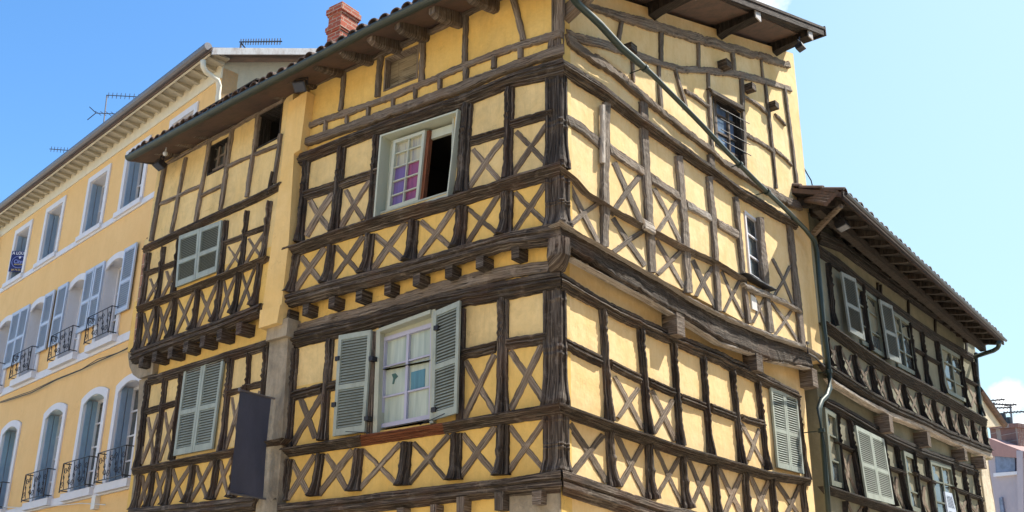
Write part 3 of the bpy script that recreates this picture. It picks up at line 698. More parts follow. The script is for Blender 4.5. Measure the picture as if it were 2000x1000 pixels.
# ================================================================== side facing the sun
def railR(pts, w_, n0=N0, d=.13, prof=LEDGE, m='dark_wood', name='rail', **kw): return part(name, m, H, PR, pts, w_, 'h', n0, d, prof=prof, **kw)
railR([(1100, 943, 50), (1180, 968, 48), (1290, 1005, 44), (1400, 1030, 44)], 48, d=.14, prof=JET, mit0=True, name='floor_beam')
railR([(1094, 799, 27), (1200, 837, 25), (1325, 880, 24), (1500, 929, 19), (1582, 941, 16)], 24, d=.17, mit0=True, name='sill_rail')
railR([(1097, 549, 38), (1175, 594, 30), (1250, 632, 30), (1312, 661, 28), (1400, 697, 30), (1480, 736, 27), (1560, 775, 22)], 34, d=.11, prof=CORN, mit0=True, name='lintel_beam', rough=.012)
# weathered ledge and deep fascia of the jetty
railR([(1095, 462, 40), (1150, 490, 46), (1200, 524, 50), (1250, 551, 50), (1310, 584, 54), (1400, 638, 56), (1500, 682, 46), (1580, 702, 36)], 50, n0=N1, d=.09, prof=FLAT, mit0=True, name='jetty_beam', rough=.016)
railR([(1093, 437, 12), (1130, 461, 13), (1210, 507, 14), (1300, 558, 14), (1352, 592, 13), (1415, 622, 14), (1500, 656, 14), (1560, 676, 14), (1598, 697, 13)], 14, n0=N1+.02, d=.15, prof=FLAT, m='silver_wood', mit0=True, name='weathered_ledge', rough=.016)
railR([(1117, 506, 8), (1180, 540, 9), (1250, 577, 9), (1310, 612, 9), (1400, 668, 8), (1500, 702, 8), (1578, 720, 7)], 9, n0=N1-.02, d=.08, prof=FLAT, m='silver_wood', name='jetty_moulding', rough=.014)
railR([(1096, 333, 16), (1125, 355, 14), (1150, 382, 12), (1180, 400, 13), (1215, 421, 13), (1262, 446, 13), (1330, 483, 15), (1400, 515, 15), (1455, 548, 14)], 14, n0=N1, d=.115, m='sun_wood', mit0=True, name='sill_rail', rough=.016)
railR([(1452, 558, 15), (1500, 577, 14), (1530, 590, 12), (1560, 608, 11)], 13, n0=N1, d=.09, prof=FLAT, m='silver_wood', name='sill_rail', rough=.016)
part('patch_board', 'silver_wood', H, PR, [(1258, 437, 22), (1278, 448, 20)], 20, 'h', N1+.09, .035)
railR([(1100, 131, 34), (1175, 178, 34), (1250, 236, 30), (1330, 292, 28), (1387, 332, 25), (1440, 372, 24), (1500, 408, 24), (1555, 440, 20)], 26, n0=N1, d=.14, prof=CORN, mit0=True, name='lintel_beam', rough=.01)
for pts, wd, mm in (([(1108, 234), (1135, 250), (1175, 283)], 24, 'sun_wood'), ([(1190, 290), (1256, 335)], 22, 'sun_wood'), ([(1270, 346), (1326, 384)], 23, 'sun_wood'), ([(1341, 399), (1388, 426)], 20, 'silver_wood'), ([(1402, 436), (1444, 461)], 20, 'sun_wood')):
    railR(pts, wd, n0=N1, d=.045, prof=FLAT, m=mm, name='mid_rail', rough=.016)
for pts, wd in (([(1106, 672), (1174, 706)], 27), ([(1194, 712), (1252, 741)], 22), ([(1268, 746), (1318, 768)], 19), ([(1330, 776), (1378, 795)], 19), ([(1390, 797), (1436, 815)], 18), ([(1450, 816), (1494, 830)], 16)):
    railR(pts, wd, n0=N0, d=.07, prof=RAILP, name='mid_rail', rough=.01)
# posts
def long_posts(L, n0, m='sun_wood', d=.05):
    for pts, w_ in L: part('post', m, H, PR, [(x, y, w_) for x, y in pts], w_, 'v', n0, d, rough=.014)
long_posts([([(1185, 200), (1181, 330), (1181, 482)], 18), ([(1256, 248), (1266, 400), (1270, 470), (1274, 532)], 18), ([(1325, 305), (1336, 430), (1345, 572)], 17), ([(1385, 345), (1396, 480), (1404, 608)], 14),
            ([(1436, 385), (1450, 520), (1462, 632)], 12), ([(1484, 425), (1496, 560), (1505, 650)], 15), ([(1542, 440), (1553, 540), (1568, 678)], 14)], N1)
part('patch_board', 'silver_wood', H, PR, [(1177, 205, 9), (1178, 318, 9)], 9, 'v', N1+.045, .03)
def xR(TL, TR, BR, BL, w_=9): brace(PR, TL, TR, BR, BL, w_, N1, H, 'sun_wood')
xR((1196, 315), (1252, 345), (1258, 440), (1190, 418), 10); xR((1278, 368), (1325, 392), (1332, 478), (1277, 460), 9)
xR((1110, 358), (1173, 400), (1172, 478), (1108, 440), 11); xR((1196, 425), (1258, 452), (1262, 520), (1198, 492), 11); xR((1280, 468), (1330, 492), (1338, 562), (1284, 536), 9)
xR((1352, 508), (1392, 522), (1398, 600), (1358, 578), 8); xR((1410, 530), (1448, 548), (1454, 622), (1412, 608), 7); xR((1466, 570), (1494, 582), (1500, 640), (1470, 630), 6); xR((1506, 590), (1548, 608), (1562, 668), (1512, 655), 6)
xR((1508, 505), (1545, 520), (1552, 596), (1512, 580), 6)
rowposts(H, PR, N0, [(1087, 815, 1086, 918, 30), (1192, 843, 1199, 948, 21), (1268, 868, 1274, 972, 20), (1335, 893, 1342, 990, 18), (1396, 912, 1404, 1012, 17), (1456, 927, 1464, 1020, 15), (1508, 938, 1517, 1025, 14), (1568, 948, 1577, 1025, 14)],
         x=range(1, 7), d=.075, bw=9, skip=(0,))
brace(PR, (1113, 828), (1180, 850), (1188, 942), (1118, 924), 11, N0, H)
rowposts(H, PR, N0, [(1178, 607, 1191, 820, 18), (1252, 642, 1268, 846, 17), (1316, 672, 1330, 868, 15), (1374, 700, 1389, 888, 14), (1431, 725, 1450, 905, 14), (1480, 745, 1500, 915, 12), (1556, 775, 1577, 935, 9)], d=.07, mod=mod_long)
brace(PR, (1200, 735), (1250, 760), (1258, 838), (1204, 815), 9, N0, H); brace(PR, (1272, 762), (1316, 782), (1322, 862), (1278, 845), 9, N0, H); brace(PR, (1448, 826), (1484, 838), (1494, 910), (1460, 898), 7, N0, H)
# corbels that carry the jetty
for x, y, w_, h_ in ((1327, 634, 28, 42), (1481, 706, 27, 34), (1589, 738, 20, 30)):
    s_, z_ = PR.at(x+3, y, .23); mb = MB(); a = .115; b = .155
    rows = []
    mb.box8([PR.w(s_+ds, n, z_+dz) for n, kk in ((-.05, 1), (.23, .92)) for ds, dz in ((-a*kk, b), (a*kk, b), (a*kk, -b), (-a*kk, -b*1.0))]); mb.build('corbel', 'mid_wood', H)
# gable timbers above the cornice
def at_(pts, w_, d=.04, m='attic_wood', ori='h', name='gable_rail', rough=.016): part(name, m, H, PR, pts, w_, ori, N1, d, prof=FLAT, rough=rough)
at_([(1118, -14, 17), (1150, 12, 18), (1225, 36, 20), (1275, 50, 22), (1375, 78, 20), (1440, 96, 20), (1500, 114, 18), (1541, 128, 16)], 18, d=.06, name='top_plate')
at_([(1107, 66, 20), (1175, 86, 20), (1235, 103, 16), (1290, 124, 15), (1325, 134, 14), (1375, 137, 14), (1430, 143, 15), (1475, 153, 15), (1545, 174, 12)], 16)
at_([(1107, 78, 26), (1145, 105, 24), (1200, 143, 22), (1250, 184, 21), (1300, 224, 20), (1330, 249, 20), (1380, 286, 18), (1410, 315, 18), (1487, 365, 20), (1530, 390, 20), (1562, 403, 18)], 20, d=.07, name='sagging_beam')
at_([(1165, 112, 18), (1210, 147, 20), (1260, 190, 18), (1305, 232, 14), (1325, 248, 6)], 16, d=.05, name='patched_beam')
at_([(1339, 178), (1360, 190), (1386, 210)], 11); at_([(1450, 186), (1475, 200), (1498, 220)], 11); at_([(1455, 262), (1480, 275), (1512, 297)], 10); at_([(1513, 292), (1530, 305), (1546, 322)], 10); at_([(1515, 225), (1532, 243)], 9)
for (xt, yt, xb, yb, w_) in ((1215, 40, 1208, 76, 9), (1291, 63, 1291, 122, 11), (1364, 80, 1364, 132, 8), (1429, 99, 1434, 140, 8), (1487, 118, 1491, 156, 6), (1235, 112, 1237, 158, 7), (1287, 128, 1291, 210, 9), (1318, 136, 1340, 205, 8),
                             (1383, 145, 1391, 290, 8), (1448, 152, 1455, 330, 9), (1494, 160, 1516, 365, 7), (1532, 172, 1560, 385, 7), (1256, 202, 1260, 248, 18), (1388, 305, 1393, 348, 15)):
    at_([(xt, yt-3), ((xt+xb)/2+rnd.uniform(-1, 1), (yt+yb)/2), (xb, yb+3)], w_, ori='v', name='stud', rough=.01)
for x, y, w_ in ((1419, 126, 10), (1468, 171, 9), (1513, 206, 9), (1233, 95, 9)):
    s_, z_ = PR.at(x, y, N1+.12); mb = MB(); a = w_*.0085
    mb.box8([PR.w(s_+ds, n, z_+dz) for n in (N1-.05, N1+.17) for ds, dz in ((-a, a*.8), (a, a*.8), (a, -a*.8), (-a, -a*.8))]); mb.build('beam_stub', 'dark_wood', H)
# side windows
Wr = Quad(PR, (1391, 186), (1446, 215), (1451, 318), (1397, 290), N1-.10)
casement(Wr, H, 'mid_wood', 'pane_blue', 2, 3, fw=.07, mw=.03, th=.03)
mb = MB()
for v in (.3, .5, .7, .9):
    mb.tube([Wr.P(-.03, v, .14), Wr.P(1.03, v, .14)], .008, 6)
mb.build('window_bar', 'iron', H)
part('window_head', 'dark_wood', H, PR, [(1386, 178, 14), (1448, 212, 14)], 14, 'h', N1, .08)
Wr = Quad(PR, (1451, 411), (1477, 431), (1489, 556), (1462, 538), N1-.03)
casement(Wr, H, 'white_trim', 'pane', 1, 3, fw=.045, mw=.025, th=.03)
part('window_sill', 'iron', H, PR, [(1455, 536, 7), (1480, 552, 7), (1506, 566, 7)], 7, 'h', N1, .15)
shutter(Quad(PR, (1502, 757), (1553, 774), (1567, 926), (1516, 913), N0+.02), H, 'green_shutter', 18, leafs=2, st=.05)
mb = polyslab(PR, [(1467, 575), (1477, 582), (1480, 608), (1470, 603)], N1, N1+.02); mb.build('vent_plate', 'vent', H)
# --- pilaster and stone pier between the two parts of the front
polyslab(PM, [(564, 200), (600, 178), (586, 292), (574, 300), (564, 470), (549, 602), (511, 610), (536, 440), (549, 330)], -.05, .31).build('pilaster', 'plaster_pilaster', H)
polyslab(PM, [(508, 606), (547, 595), (541, 630), (505, 641)], 0, .34).build('pilaster_foot', 'plaster_pilaster', H)
polyslab(PM, [(523, 632), (563, 620), (559, 655), (519, 666)], 0, .24).build('pilaster_foot', 'stone', H)
polyslab(PM, [(527, 662), (563, 652), (552, 835), (536, 1060), (494, 1060), (512, 850)], 0, .16).build('stone_pier', 'stone', H)

# ================================================================== left section of the front
L1 = .15
wLs1 = span(PL, (358, 466), (430, 440), (422, 526), (352, 554), L1); wLs0 = span(PL, (370, 722), (435, 704), (413, 868), (350, 882), 0)
wLa = span(PL, (412, 287), (448, 266), (440, 326), (404, 345), L1); wLb = span(PL, (507, 225), (552, 204), (548, 270), (498, 292), L1)
for z0, z1, n, s1, mm, hl in ((3.0, 4.5, 0, 3.72, 'plaster_yellow', []), (4.5, 6.0, 0, 3.75, 'plaster_cream', [wLs0]), (6.0, 6.7, 0, 3.8, 'plaster_yellow', []), (6.5, 7.4, L1, 4.15, 'plaster_yellow', []), (7.4, 8.55, L1, 4.1, 'plaster_cream', [wLs1]), (8.55, 10.1, L1, 3.98, 'plaster_cream', [wLa, wLb])):
    mb = MB(); wallslab(mb, PL, -.05, s1, z0, z1, n, holes=hl); mb.build('wall', mm, H)
mb = MB(); wallslab(mb, PL, -.2, 3.6, 0, 3.3, -.1, cell=.4); mb.build('ground_storey_wall', 'stone', H)
# return wall at the far left end
mb = MB()
for s_, z0, z1, n in ((3.70, 0, 6.6, -.02), (4.08, 6.6, 8.6, L1-.02), (3.96, 8.6, 10.0, L1-.02)):
    a = PL.w(s_, n, z0); b = PL.w(s_, -2.0, z0); mb.quad(a, b, b+Vector((0, 0, z1-z0)), a+Vector((0, 0, z1-z0)))
mb.build('end_wall', 'brick_old', H)
def railL(pts, w_, n0=0, d=.12, prof=LEDGE, m='dark_wood', name='rail', **kw): return part(name, m, H, PL, pts, w_, 'h', n0, d, prof=prof, **kw)
railL([(500, 983, 32), (380, 996, 30), (254, 1008, 30)], 30, d=.15, prof=JET, name='floor_beam')
railL([(550, 862, 15), (457, 883, 17), (360, 902, 16), (260, 921, 15)], 16, d=.16, name='sill_rail')
railL([(525, 672, 22), (440, 698, 22), (350, 727, 22), (290, 744, 20)], 20, d=.10, prof=CORN, name='lintel_beam')
railL([(509, 604, 26), (430, 636, 26), (340, 668, 27), (259, 698, 26)], 26, n0=L1, d=.14, prof=JET, name='jetty_beam')
railL([(518, 506, 15), (430, 543, 16), (350, 574, 15), (269, 605, 15)], 16, n0=L1, d=.15, name='sill_rail')
railL([(546, 363, 18), (500, 387, 18), (400, 432, 18), (282, 487, 17)], 18, n0=L1, d=.11, prof=CORN, name='lintel_beam')
part('split_timber', 'dark_wood', H, PL, [(532, 336, 5), (524, 378, 6)], 6, 'v', L1+.05, .05)
railL([(552, 198, 9), (500, 224, 9), (455, 250, 9), (410, 274, 9), (320, 322, 9)], 9, n0=L1, d=.05, prof=FLAT, m='attic_wood', name='wall_plate', rough=.012)
for pts, w_ in (([(314, 398), (396, 361)], 9), ([(395, 381), (434, 363)], 9), ([(440, 328), (492, 303), (545, 283)], 9)):
    railL(pts, w_, n0=L1, d=.045, prof=FLAT, m='attic_wood', name='mid_rail', rough=.012)
for xt, yt, xb, yb, w_ in ((322, 324, 295, 468, 10), (363, 308, 335, 452, 8), (410, 276, 382, 430, 9), (454, 252, 430, 408, 9), (498, 272, 482, 382, 9), (505, 222, 496, 296, 8), (548, 262, 535, 355, 8)):
    part('stud', 'attic_wood', H, PL, [(xt, yt, w_), (xb, yb+3, w_)], w_, 'v', L1, .045, rough=.01)
for pts in ([(282, 536), (346, 512)], [(436, 476), (478, 461)], [(480, 458), (522, 443)]): railL(pts, 12, n0=L1, d=.07, prof=RAILP, name='mid_rail')
for pts in ([(282, 805), (346, 787)], [(438, 770), (476, 760)], [(474, 758), (510, 750)]): railL(pts, 14, n0=0, d=.07, prof=RAILP, name='mid_rail')
rowposts(H, PL, L1, [(289, 497, 276, 600, 13), (319, 485, 307, 588, 10), (349, 470, 339, 574, 9), (441, 434, 431, 540, 12), (482, 415, 471, 524, 11), (526, 396, 512, 510, 12)], d=.07, mod=mod_long)
for q in (((292, 545), (314, 537), (309, 586), (284, 594)), ((324, 530), (344, 522), (338, 572), (314, 582)), ((446, 482), (475, 470), (470, 520), (438, 534)), ((486, 466), (518, 454), (512, 504), (478, 518))): brace(PL, *q, 5, L1, H)
rowposts(H, PL, L1, [(275, 612, 267, 688, 12), (307, 600, 299, 677, 11), (342, 585, 333, 662, 12), (386, 568, 377, 645, 12), (430, 550, 420, 629, 13), (467, 534, 457, 612, 12), (507, 516, 496, 596, 13)], d=.075, x=range(6), bw=6, ext=2)
rowposts(H, PL, 0, [(288, 748, 268, 912, 14), (323, 740, 303, 905, 12), (354, 728, 336, 896, 10), (450, 700, 432, 882, 15), (487, 690, 474, 878, 11), (520, 680, 503, 870, 12)], d=.07, mod=mod_long)
for q in (((288, 815), (310, 808), (300, 898), (276, 906)), ((322, 805), (344, 798), (336, 890), (310, 900)), ((452, 776), (474, 770), (470, 868), (438, 878)), ((482, 770), (508, 764), (500, 862), (478, 868))): brace(PL, *q, 6, 0, H)
rowposts(H, PL, 0, [(272, 929, 262, 995, 13), (299, 923, 289, 990, 11), (331, 916, 322, 985, 13), (377, 910, 365, 980, 14), (423, 900, 412, 974, 15), (459, 893, 452, 970, 13), (500, 884, 492, 966, 13)], d=.075, x=range(6), bw=7, ext=2)
for x, y in ((286, 706), (312, 696), (343, 688), (373, 677), (406, 666), (439, 654), (477, 641)):
    s_, z_ = PL.at(x, y+3, L1); mb = MB()
    mb.box8([PL.w(s_+ds, n, z_+dz) for n in (-.05, L1+.10) for ds, dz in ((.068, .09), (-.068, .09), (-.064, -.085), (.064, -.09))]); mb.build('joist_end', 'dark_wood', H)
shutter(Quad(PL, (353, 462), (436, 431), (426, 531), (346, 562), L1+.03), H, 'green_shutter', 15, leafs=2, st=.06)
shutter(Quad(PL, (364, 717), (441, 695), (417, 877), (342, 891), .03), H, 'green_shutter', 18, leafs=2, st=.06)
casement(Quad(PL, (417, 290), (448, 268), (441, 326), (407, 343), L1-.09), H, 'attic_wood', 'pane', 2, 2, fw=.06, mw=.03, th=.025)
room(PL, wLs1, L1-.2, .3, 'dark'); room(PL, wLs0, -.2, .3, 'dark'); room(PL, wLb, L1-.2, .9, 'dark'); room(PL, wLa, L1-.2, .3, 'dark')
def lining(pl, h, n, depth, m, t=.028):
    s0, s1, z0, z1 = h
    for a, b, c, d in ((s0, s0+t, z0, z1), (s1-t, s1, z0, z1), (s0+t, s1-t, z1-t, z1), (s0+t, s1-t, z0, z0+t)):
        mb = MB(); P = [pl.w(x, n+.012, y) for x, y in ((a, d), (b, d), (b, c), (a, c))]; mb.box8([p-pl.n*depth for p in P]+P); mb.build('window_lining', m, H)
lining(PL, wLa, L1, .24, 'gdark_wood'); lining(PL, wLb, L1, .24, 'gdark_wood'); lining(PM, wMa, N1, .2, 'attic_wood'); lining(PR, wR2, N1, .24, 'gdark_wood'); lining(PM, wM1, N1, .2, 'green_frame')
polyslab(PM, [(995, 968), (1093, 957), (1093, 1060), (995, 1070)], 0, .03).build('corner_stone', 'stone', H)
# rounded plaster corbel and quoin at the far left
mb = MB(); rows = []
for zc, e in ((6.62, .55), (6.45, .52), (6.25, .42), (6.08, .26), (5.98, .06)):
    rows.append([PL.w(3.68+e, n, zc) for n in (.1, -.5)]+[PL.w(3.3, n, zc) for n in (-.5, .1)])
i0, m_ = mb.grid(rows, close=True); mb.face(range(i0, i0+4)); mb.face(range(i0+16, i0+20)); mb.build('end_corbel', 'stone', H)
polyslab(PL, [(272, 742), (290, 738), (276, 905), (262, 910)], -.4, .02).build('quoin', 'stone', H)
polyslab(PL, [(262, 925), (272, 922), (266, 990), (254, 994)], -.4, .02).build('quoin', 'stone', H)
polyslab(PL, [(280, 490), (292, 486), (280, 600), (266, 604)], -.2, L1+.02).build('quoin', 'brick_old', H)
polyslab(PL, [(266, 612), (276, 608), (268, 690), (258, 694)], -.2, L1+.02).build('quoin', 'brick_old', H)

# ================================================================== roof, eaves, gutter
gpx = [(PL, (252, 308)), (PL, (345, 257)), (PL, (430, 211)), (PM, (500, 174)), (PM, (562, 142)), (PM, (645, 98)), (PM, (722, 57)), (PM, (841, 0))]
gut = []
for pl, p in gpx:
    n = EAVE_N if pl is PM else .80; s_, z_ = pl.at(*p, n); gut.append(pl.w(s_, n, z_))
gut.append(PM.w(-VERGE, EAVE_N, EAVE_Z))
def along(P, u):
    L = [0]
    for a, b in zip(P, P[1:]): L.append(L[-1]+(b-a).length)
    t = u*L[-1]
    for i in range(len(P)-1):
        if t <= L[i+1]+1e-9: return P[i].lerp(P[i+1], (t-L[i])/(L[i+1]-L[i]))
    return P[-1]
mb = MB(); NG = 60; rows = []
for k in range(NG+1):
    p = along(gut, k/NG); t = (along(gut, min(1, k/NG+.01))-along(gut, max(0, k/NG-.01))).normalized(); a = Vector((t.y, -t.x, 0)); a = a if a.dot(PM.n) > 0 else -a
    rr = .076; rows.append([p+a*(cos(th)*rr)+Vector((0, 0, sin(th)*rr*.9)) for th in [pi*.95+pi*1.1*j/9 for j in range(10)]])
mb.grid(rows)
for k in range(0, NG, 4):
    p = rows[k]; q = rows[k+1]
    c = sum(p, Vector())/10; mb.grid([[c+(x-c)*1.07 for x in p], [c+(x-c)*1.07+(q[i]-p[i])*.25 for i, x in enumerate(p)]])
mb.face(range(10)) if False else None
i0 = len(mb.v); mb.v += rows[0]; mb.face(range(i0, i0+10))
gt = mb.build('gutter', 'gutter', H)
back = [PL.n if i < 3 else PM.n for i in range(len(gut))]
DEPTH = 8.2
mb = MB(); edge = [p+Vector((0, 0, .035))-b*.03 for p, b in zip(gut, back)]
rows = []
dv = -PM.n
for j, t in enumerate((0, DEPTH)):
    rows.append([p + dv*t + Vector((0, 0, SLOPE*t)) for p in edge])
rl = [[p-Vector((0, 0, .10)) for p in r] for r in rows]
mb.grid(rows); mb.grid(rl)
for i in range(len(edge)-1):
    for r0, r1 in ((rows[0], rl[0]), (rows[1], rl[1])): mb.quad(r0[i], r0[i+1], r1[i+1], r1[i])
for i in (0, -1): mb.quad(rows[0][i], rows[1][i], rl[1][i], rl[0][i])
# barrel tiles
NT = 46
def tilecol(p, t, segs, lng, r=.082):
    for (a0, a1) in segs:
        rws = []
        for a in (a0, a1):
            c = p + dv*a + Vector((0, 0, SLOPE*a + .02 + (.035 if a == a0 else 0)))
            rws.append([c + t*(cos(th)*r*(1.08 if a == a0 else .92)) + Vector((0, 0, sin(th)*r*.9)) for th in [pi*j/7 for j in range(8)]]
                       + [c + t*(cos(th)*r*.84) + Vector((0, 0, sin(th)*r*.72)) for th in [pi*j/7 for j in range(7, -1, -1)]])
        i0, m_ = mb.grid(rws, close=True)
        mb.face([i0+m_-1-k for k in range(m_)])
for k in range(NT):
    u = (k+.5)/NT; p = along(edge, u); t = (along(edge, min(1, u+.01))-along(edge, u-.01)).normalized(); t = Vector((t.x, t.y, 0)).normalized()
    off = rnd.uniform(-.02, .03)
    segs = [(-.06+off, .36), (.30, .74), (.68, 1.1), (1.05, DEPTH)]
    if k == NT-1: segs = [(-.06+.33*i+rnd.uniform(-.02, .02), .33+.33*i) for i in range(25)]
    tilecol(p+Vector((0, 0, rnd.uniform(-.008, .012))), t, segs, DEPTH)
roof = mb.build('roof', 'tile', H)
# soffit boards, rafters
mb = MB(); dep = .9
for i, (pl, sa, sb) in enumerate(((PL, 0.05, 3.9), (PM, -.9, 4.95))):
    for j in range(6):
        n0 = .78-j*.125; n1 = n0-.118; z0 = EAVE_Z-.05+SLOPE*(EAVE_N-n0); z1 = EAVE_Z-.05+SLOPE*(EAVE_N-n1)
        P = [pl.w(sa, n0, z0), pl.w(sb, n0, z0), pl.w(sb, n1, z1), pl.w(sa, n1, z1)]; mb.box8([p+Vector((0, 0, .025)) for p in P]+P)
mb.build('soffit', 'plank', H)
def rafter(pl, s_, nw, n1, h=.11, wd=.06, m='plank'):
    mb = MB(); P = []
    def zz(n): return EAVE_Z-.055+SLOPE*(EAVE_N-n)
    jt = rnd.uniform(-.015, .015); st = [(nw-.25, 1.15), (nw+.15, 1.1), (n1-.10, .85), (n1, .55)]; rows = []; uvr = []
    for n, hh in st:
        a = wd*(1 if hh > .6 else .85); H_ = h*1.35*hh
        r = [pl.w(s_-a+jt, n, zz(n)), pl.w(s_+a+jt, n, zz(n)), pl.w(s_+a*.95+jt, n, zz(n)-H_*.85), pl.w(s_+a*.6+jt, n, zz(n)-H_), pl.w(s_-a*.6+jt, n, zz(n)-H_), pl.w(s_-a*.95+jt, n, zz(n)-H_*.85)]
        rows.append(r)
    i0, m_ = mb.grid(rows, close=True); mb.face(range(i0, i0+m_)); mb.face(range(i0+m_*3, i0+m_*4)); mb.build('rafter_end', m, H)
for x, y in ((565, 184), (617, 159), (672, 134), (726, 110), (780, 84), (835, 56), (900, 30), (968, -2), (1040, -36)):
    s_, z_ = PM.at(x, y-6, N1); rafter(PM, s_, N1, .77, h=.15, wd=.065, m='mid_wood')
for x, y in ((347, 309), (381, 292), (413, 270), (458, 248), (505, 226), (530, 210)):
    s_, z_ = PL.at(x, y-5, L1); rafter(PL, s_, L1, .74, h=.15, wd=.065, m='mid_wood')
rafter(PL, 3.9, L1, .70, h=.13, wd=.05)
# verge of the gable: boards under the tiles, dark fascia, thick purlin ends
def zr(s_, dz=0): return roofz_R(s_)+dz
mb = MB()
for j in range(7):
    n0 = VERGE-.02-j*.13; n1 = n0-.122
    P = [PR.w(-.85, n0, zr(-.85, -.045)), PR.w(7.3, n0, zr(7.3, -.045)), PR.w(7.3, n1, zr(7.3, -.045)), PR.w(-.85, n1, zr(-.85, -.045))]
    mb.box8([p+Vector((0, 0, .02)) for p in P]+[p-Vector((0, 0, .02)) for p in P])
mb.build('verge_soffit', 'plank', H)
mb = MB()
for dn, t0, t1 in ((0, -.10, .06), (.018, .02, .07)):
    P = [PR.w(a, VERGE+dn, zr(a, b)) for a, b in ((-.85, t0), (7.35, t0), (7.35, t1), (-.85, t1))]; mb.box8([p-PR.n*.03 for p in P]+P)
mb.build('bargeboard', 'fascia_wood', H)
mb = MB(); P = [PR.w(7.32, n, zr(7.32, b)) for n, b in ((.2, -.1), (VERGE+.02, -.1), (VERGE+.02, .1), (.2, .1))]; mb.box8(P+[p+PR.d*.04 for p in P]); mb.build('ridge_board', 'plank', H)
def purlin(x, y, hw=.11, wd=.09, nend=VERGE-.06):
    s_, z_ = PR.at(x, y, N1); zt = zr(s_, -.065); mb = MB(); rows = []; zb0 = min(z_, zt-.25)
    for f in (0, .12, .3, .5, .7, .86, 1):
        n = N1-.1+(nend-N1+.1)*f; hh = (zt-zb0)*(1-.38*f**.7) if f > .12 else (zt-zb0)
        rows.append([PR.w(s_-wd, n, zt), PR.w(s_+wd, n, zt), PR.w(s_+wd, n, zt-hh), PR.w(s_-wd, n, zt-hh)])
    i0, m_ = mb.grid(rows, close=True); mb.face(range(i0, i0+4)); mb.face(range(i0+24, i0+28)); mb.build('purlin_console', 'plank', H)
    mb = MB(); hh = (zt-zb0)*.72; n = nend
    mb.box8([PR.w(s_+a, n+b, zt-c) for b in (0, .02) for a, c in ((-wd*1.05, -.01), (wd*1.05, -.01), (wd*1.05, hh), (-wd*1.05, hh))]); mb.build('end_plate', 'white_board', H)
purlin(1272, 36); purlin(1405, 74); purlin(1512, 98); 
mb = MB(); K_ = PR.at(1103, 30, N1)
mb.box8([PR.w(-.02+a, N1+b, 9.55+c) for b in (0, .42) for a, c in ((-.07, .1+.2*(b > 0)), (.07, .1+.2*(b > 0)), (.07, -.1+.2*(b > 0)), (-.07, -.1+.2*(b > 0)))]); mb.build('corner_bracket', 'attic_wood', H)
# chimney
mb = MB(); cn = -1.25; s0 = PM.at(665, 50, cn)[0]; s1 = PM.at(641, 50, cn)[0]; cdp = .42
def lvl(z0, z1, e, mb=mb):
    P = [(s0-e, cn+e), (s1+e, cn+e), (s1+e, cn-cdp-e), (s0-e, cn-cdp-e)]
    c0 = [PM.w(a, b, z0) for a, b in P]; c1 = [PM.w(a, b, z1) for a, b in P]
    for i in range(4):
        j = (i+1) % 4; L_ = (c0[j]-c0[i]).length; mb.quad(c0[i], c0[j], c1[j], c1[i], [(i*.9, z0), (i*.9+L_, z0), (i*.9+L_, z1), (i*.9, z1)])
    mb.quad(*c0); mb.quad(*c1)
zc = lambda y: PM.at(700, y, cn)[1]
lvl(10.3, zc(40), 0); lvl(zc(40), zc(36), .02); lvl(zc(36), zc(29), .035); lvl(zc(29), zc(26), .015); lvl(zc(26), zc(8), 0); lvl(zc(8), zc(4), .02); lvl(zc(4), zc(-6), .04); lvl(zc(-6), zc(-12), .01)
mb.build('chimney', 'brick', roof)
# --- rainwater pipe running down the side
def pipe_pts(L): return [PR.w(PR.at(x, y, n)[0], n, PR.at(x, y, n)[1]) for x, y, n in L]
dp = pipe_pts([(1112, -14, .55), (1127, 6, .50), (1172, 48, .45), (1212, 92, .42), (1242, 118, .40), (1275, 147, .38), (1325, 197, .37), (1370, 243, .36), (1425, 302, .35), (1487, 364, .35), (1542, 416, .34), (1572, 447, .33), (1590, 470, .32), (1595, 490, .32), (1600, 545, .32), (1609, 640, .32), (1620, 735, .32), (1621, 758, .32), (1614, 773, .31), (1604, 783, .30), (1600, 798, .30), (1607, 870, .30), (1613, 935, .30), (1620, 1020, .30)])
mb = MB(); mb.tube(dp, [.050+.008*noise.noise(p*3) for p in dp[:5]]+[.038]*8+[.046]*(len(dp)-13), 12); pp = mb.build('downpipe', 'teal_pipe', H, smooth=True)
for i, f in ((4, .5), (8, .3), (9, .2), (15, .9), (20, .6)):
    mb = MB(); a = dp[i].lerp(dp[i+1], f); t = (dp[i+1]-dp[i]).normalized(); mb.tube([a-t*.03, a+t*.03], .058, 12)
    mb.tube([a, a-PR.n*.3], .009, 6); mb.build('pipe_bracket', 'teal_pipe', pp)

# ================================================================== grey-green timber house
G0, G1 = 0.0, .15
GH = empty('timber_framed_house', PG.w(5, 0, 0), 'grey-green half-timbered house with a long dark eave beyond the downpipe', 'house')
zc2 = PG.at(1700, 600, G1)[1]
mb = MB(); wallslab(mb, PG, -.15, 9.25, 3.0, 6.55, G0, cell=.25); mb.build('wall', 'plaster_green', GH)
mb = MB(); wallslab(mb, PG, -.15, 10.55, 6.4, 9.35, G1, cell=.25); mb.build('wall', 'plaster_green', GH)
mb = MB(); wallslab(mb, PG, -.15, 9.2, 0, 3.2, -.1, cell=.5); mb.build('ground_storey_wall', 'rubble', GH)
mb = MB()
for s_, z0, z1, n in ((9.2, 0, 6.5, 0), (10.5, 6.5, 9.3, G1)):
    a = PG.w(s_, n-.02, z0); b = PG.w(s_, -5, z0); mb.quad(a, b, b+Vector((0, 0, z1-z0)), a+Vector((0, 0, z1-z0)))
a = PG.w(9.2, 0, 6.5); b = PG.w(10.5, 0, 6.5); mb.quad(a, b, b-PG.n*5, a-PG.n*5)
mb.build('end_wall', 'plaster_green', GH)
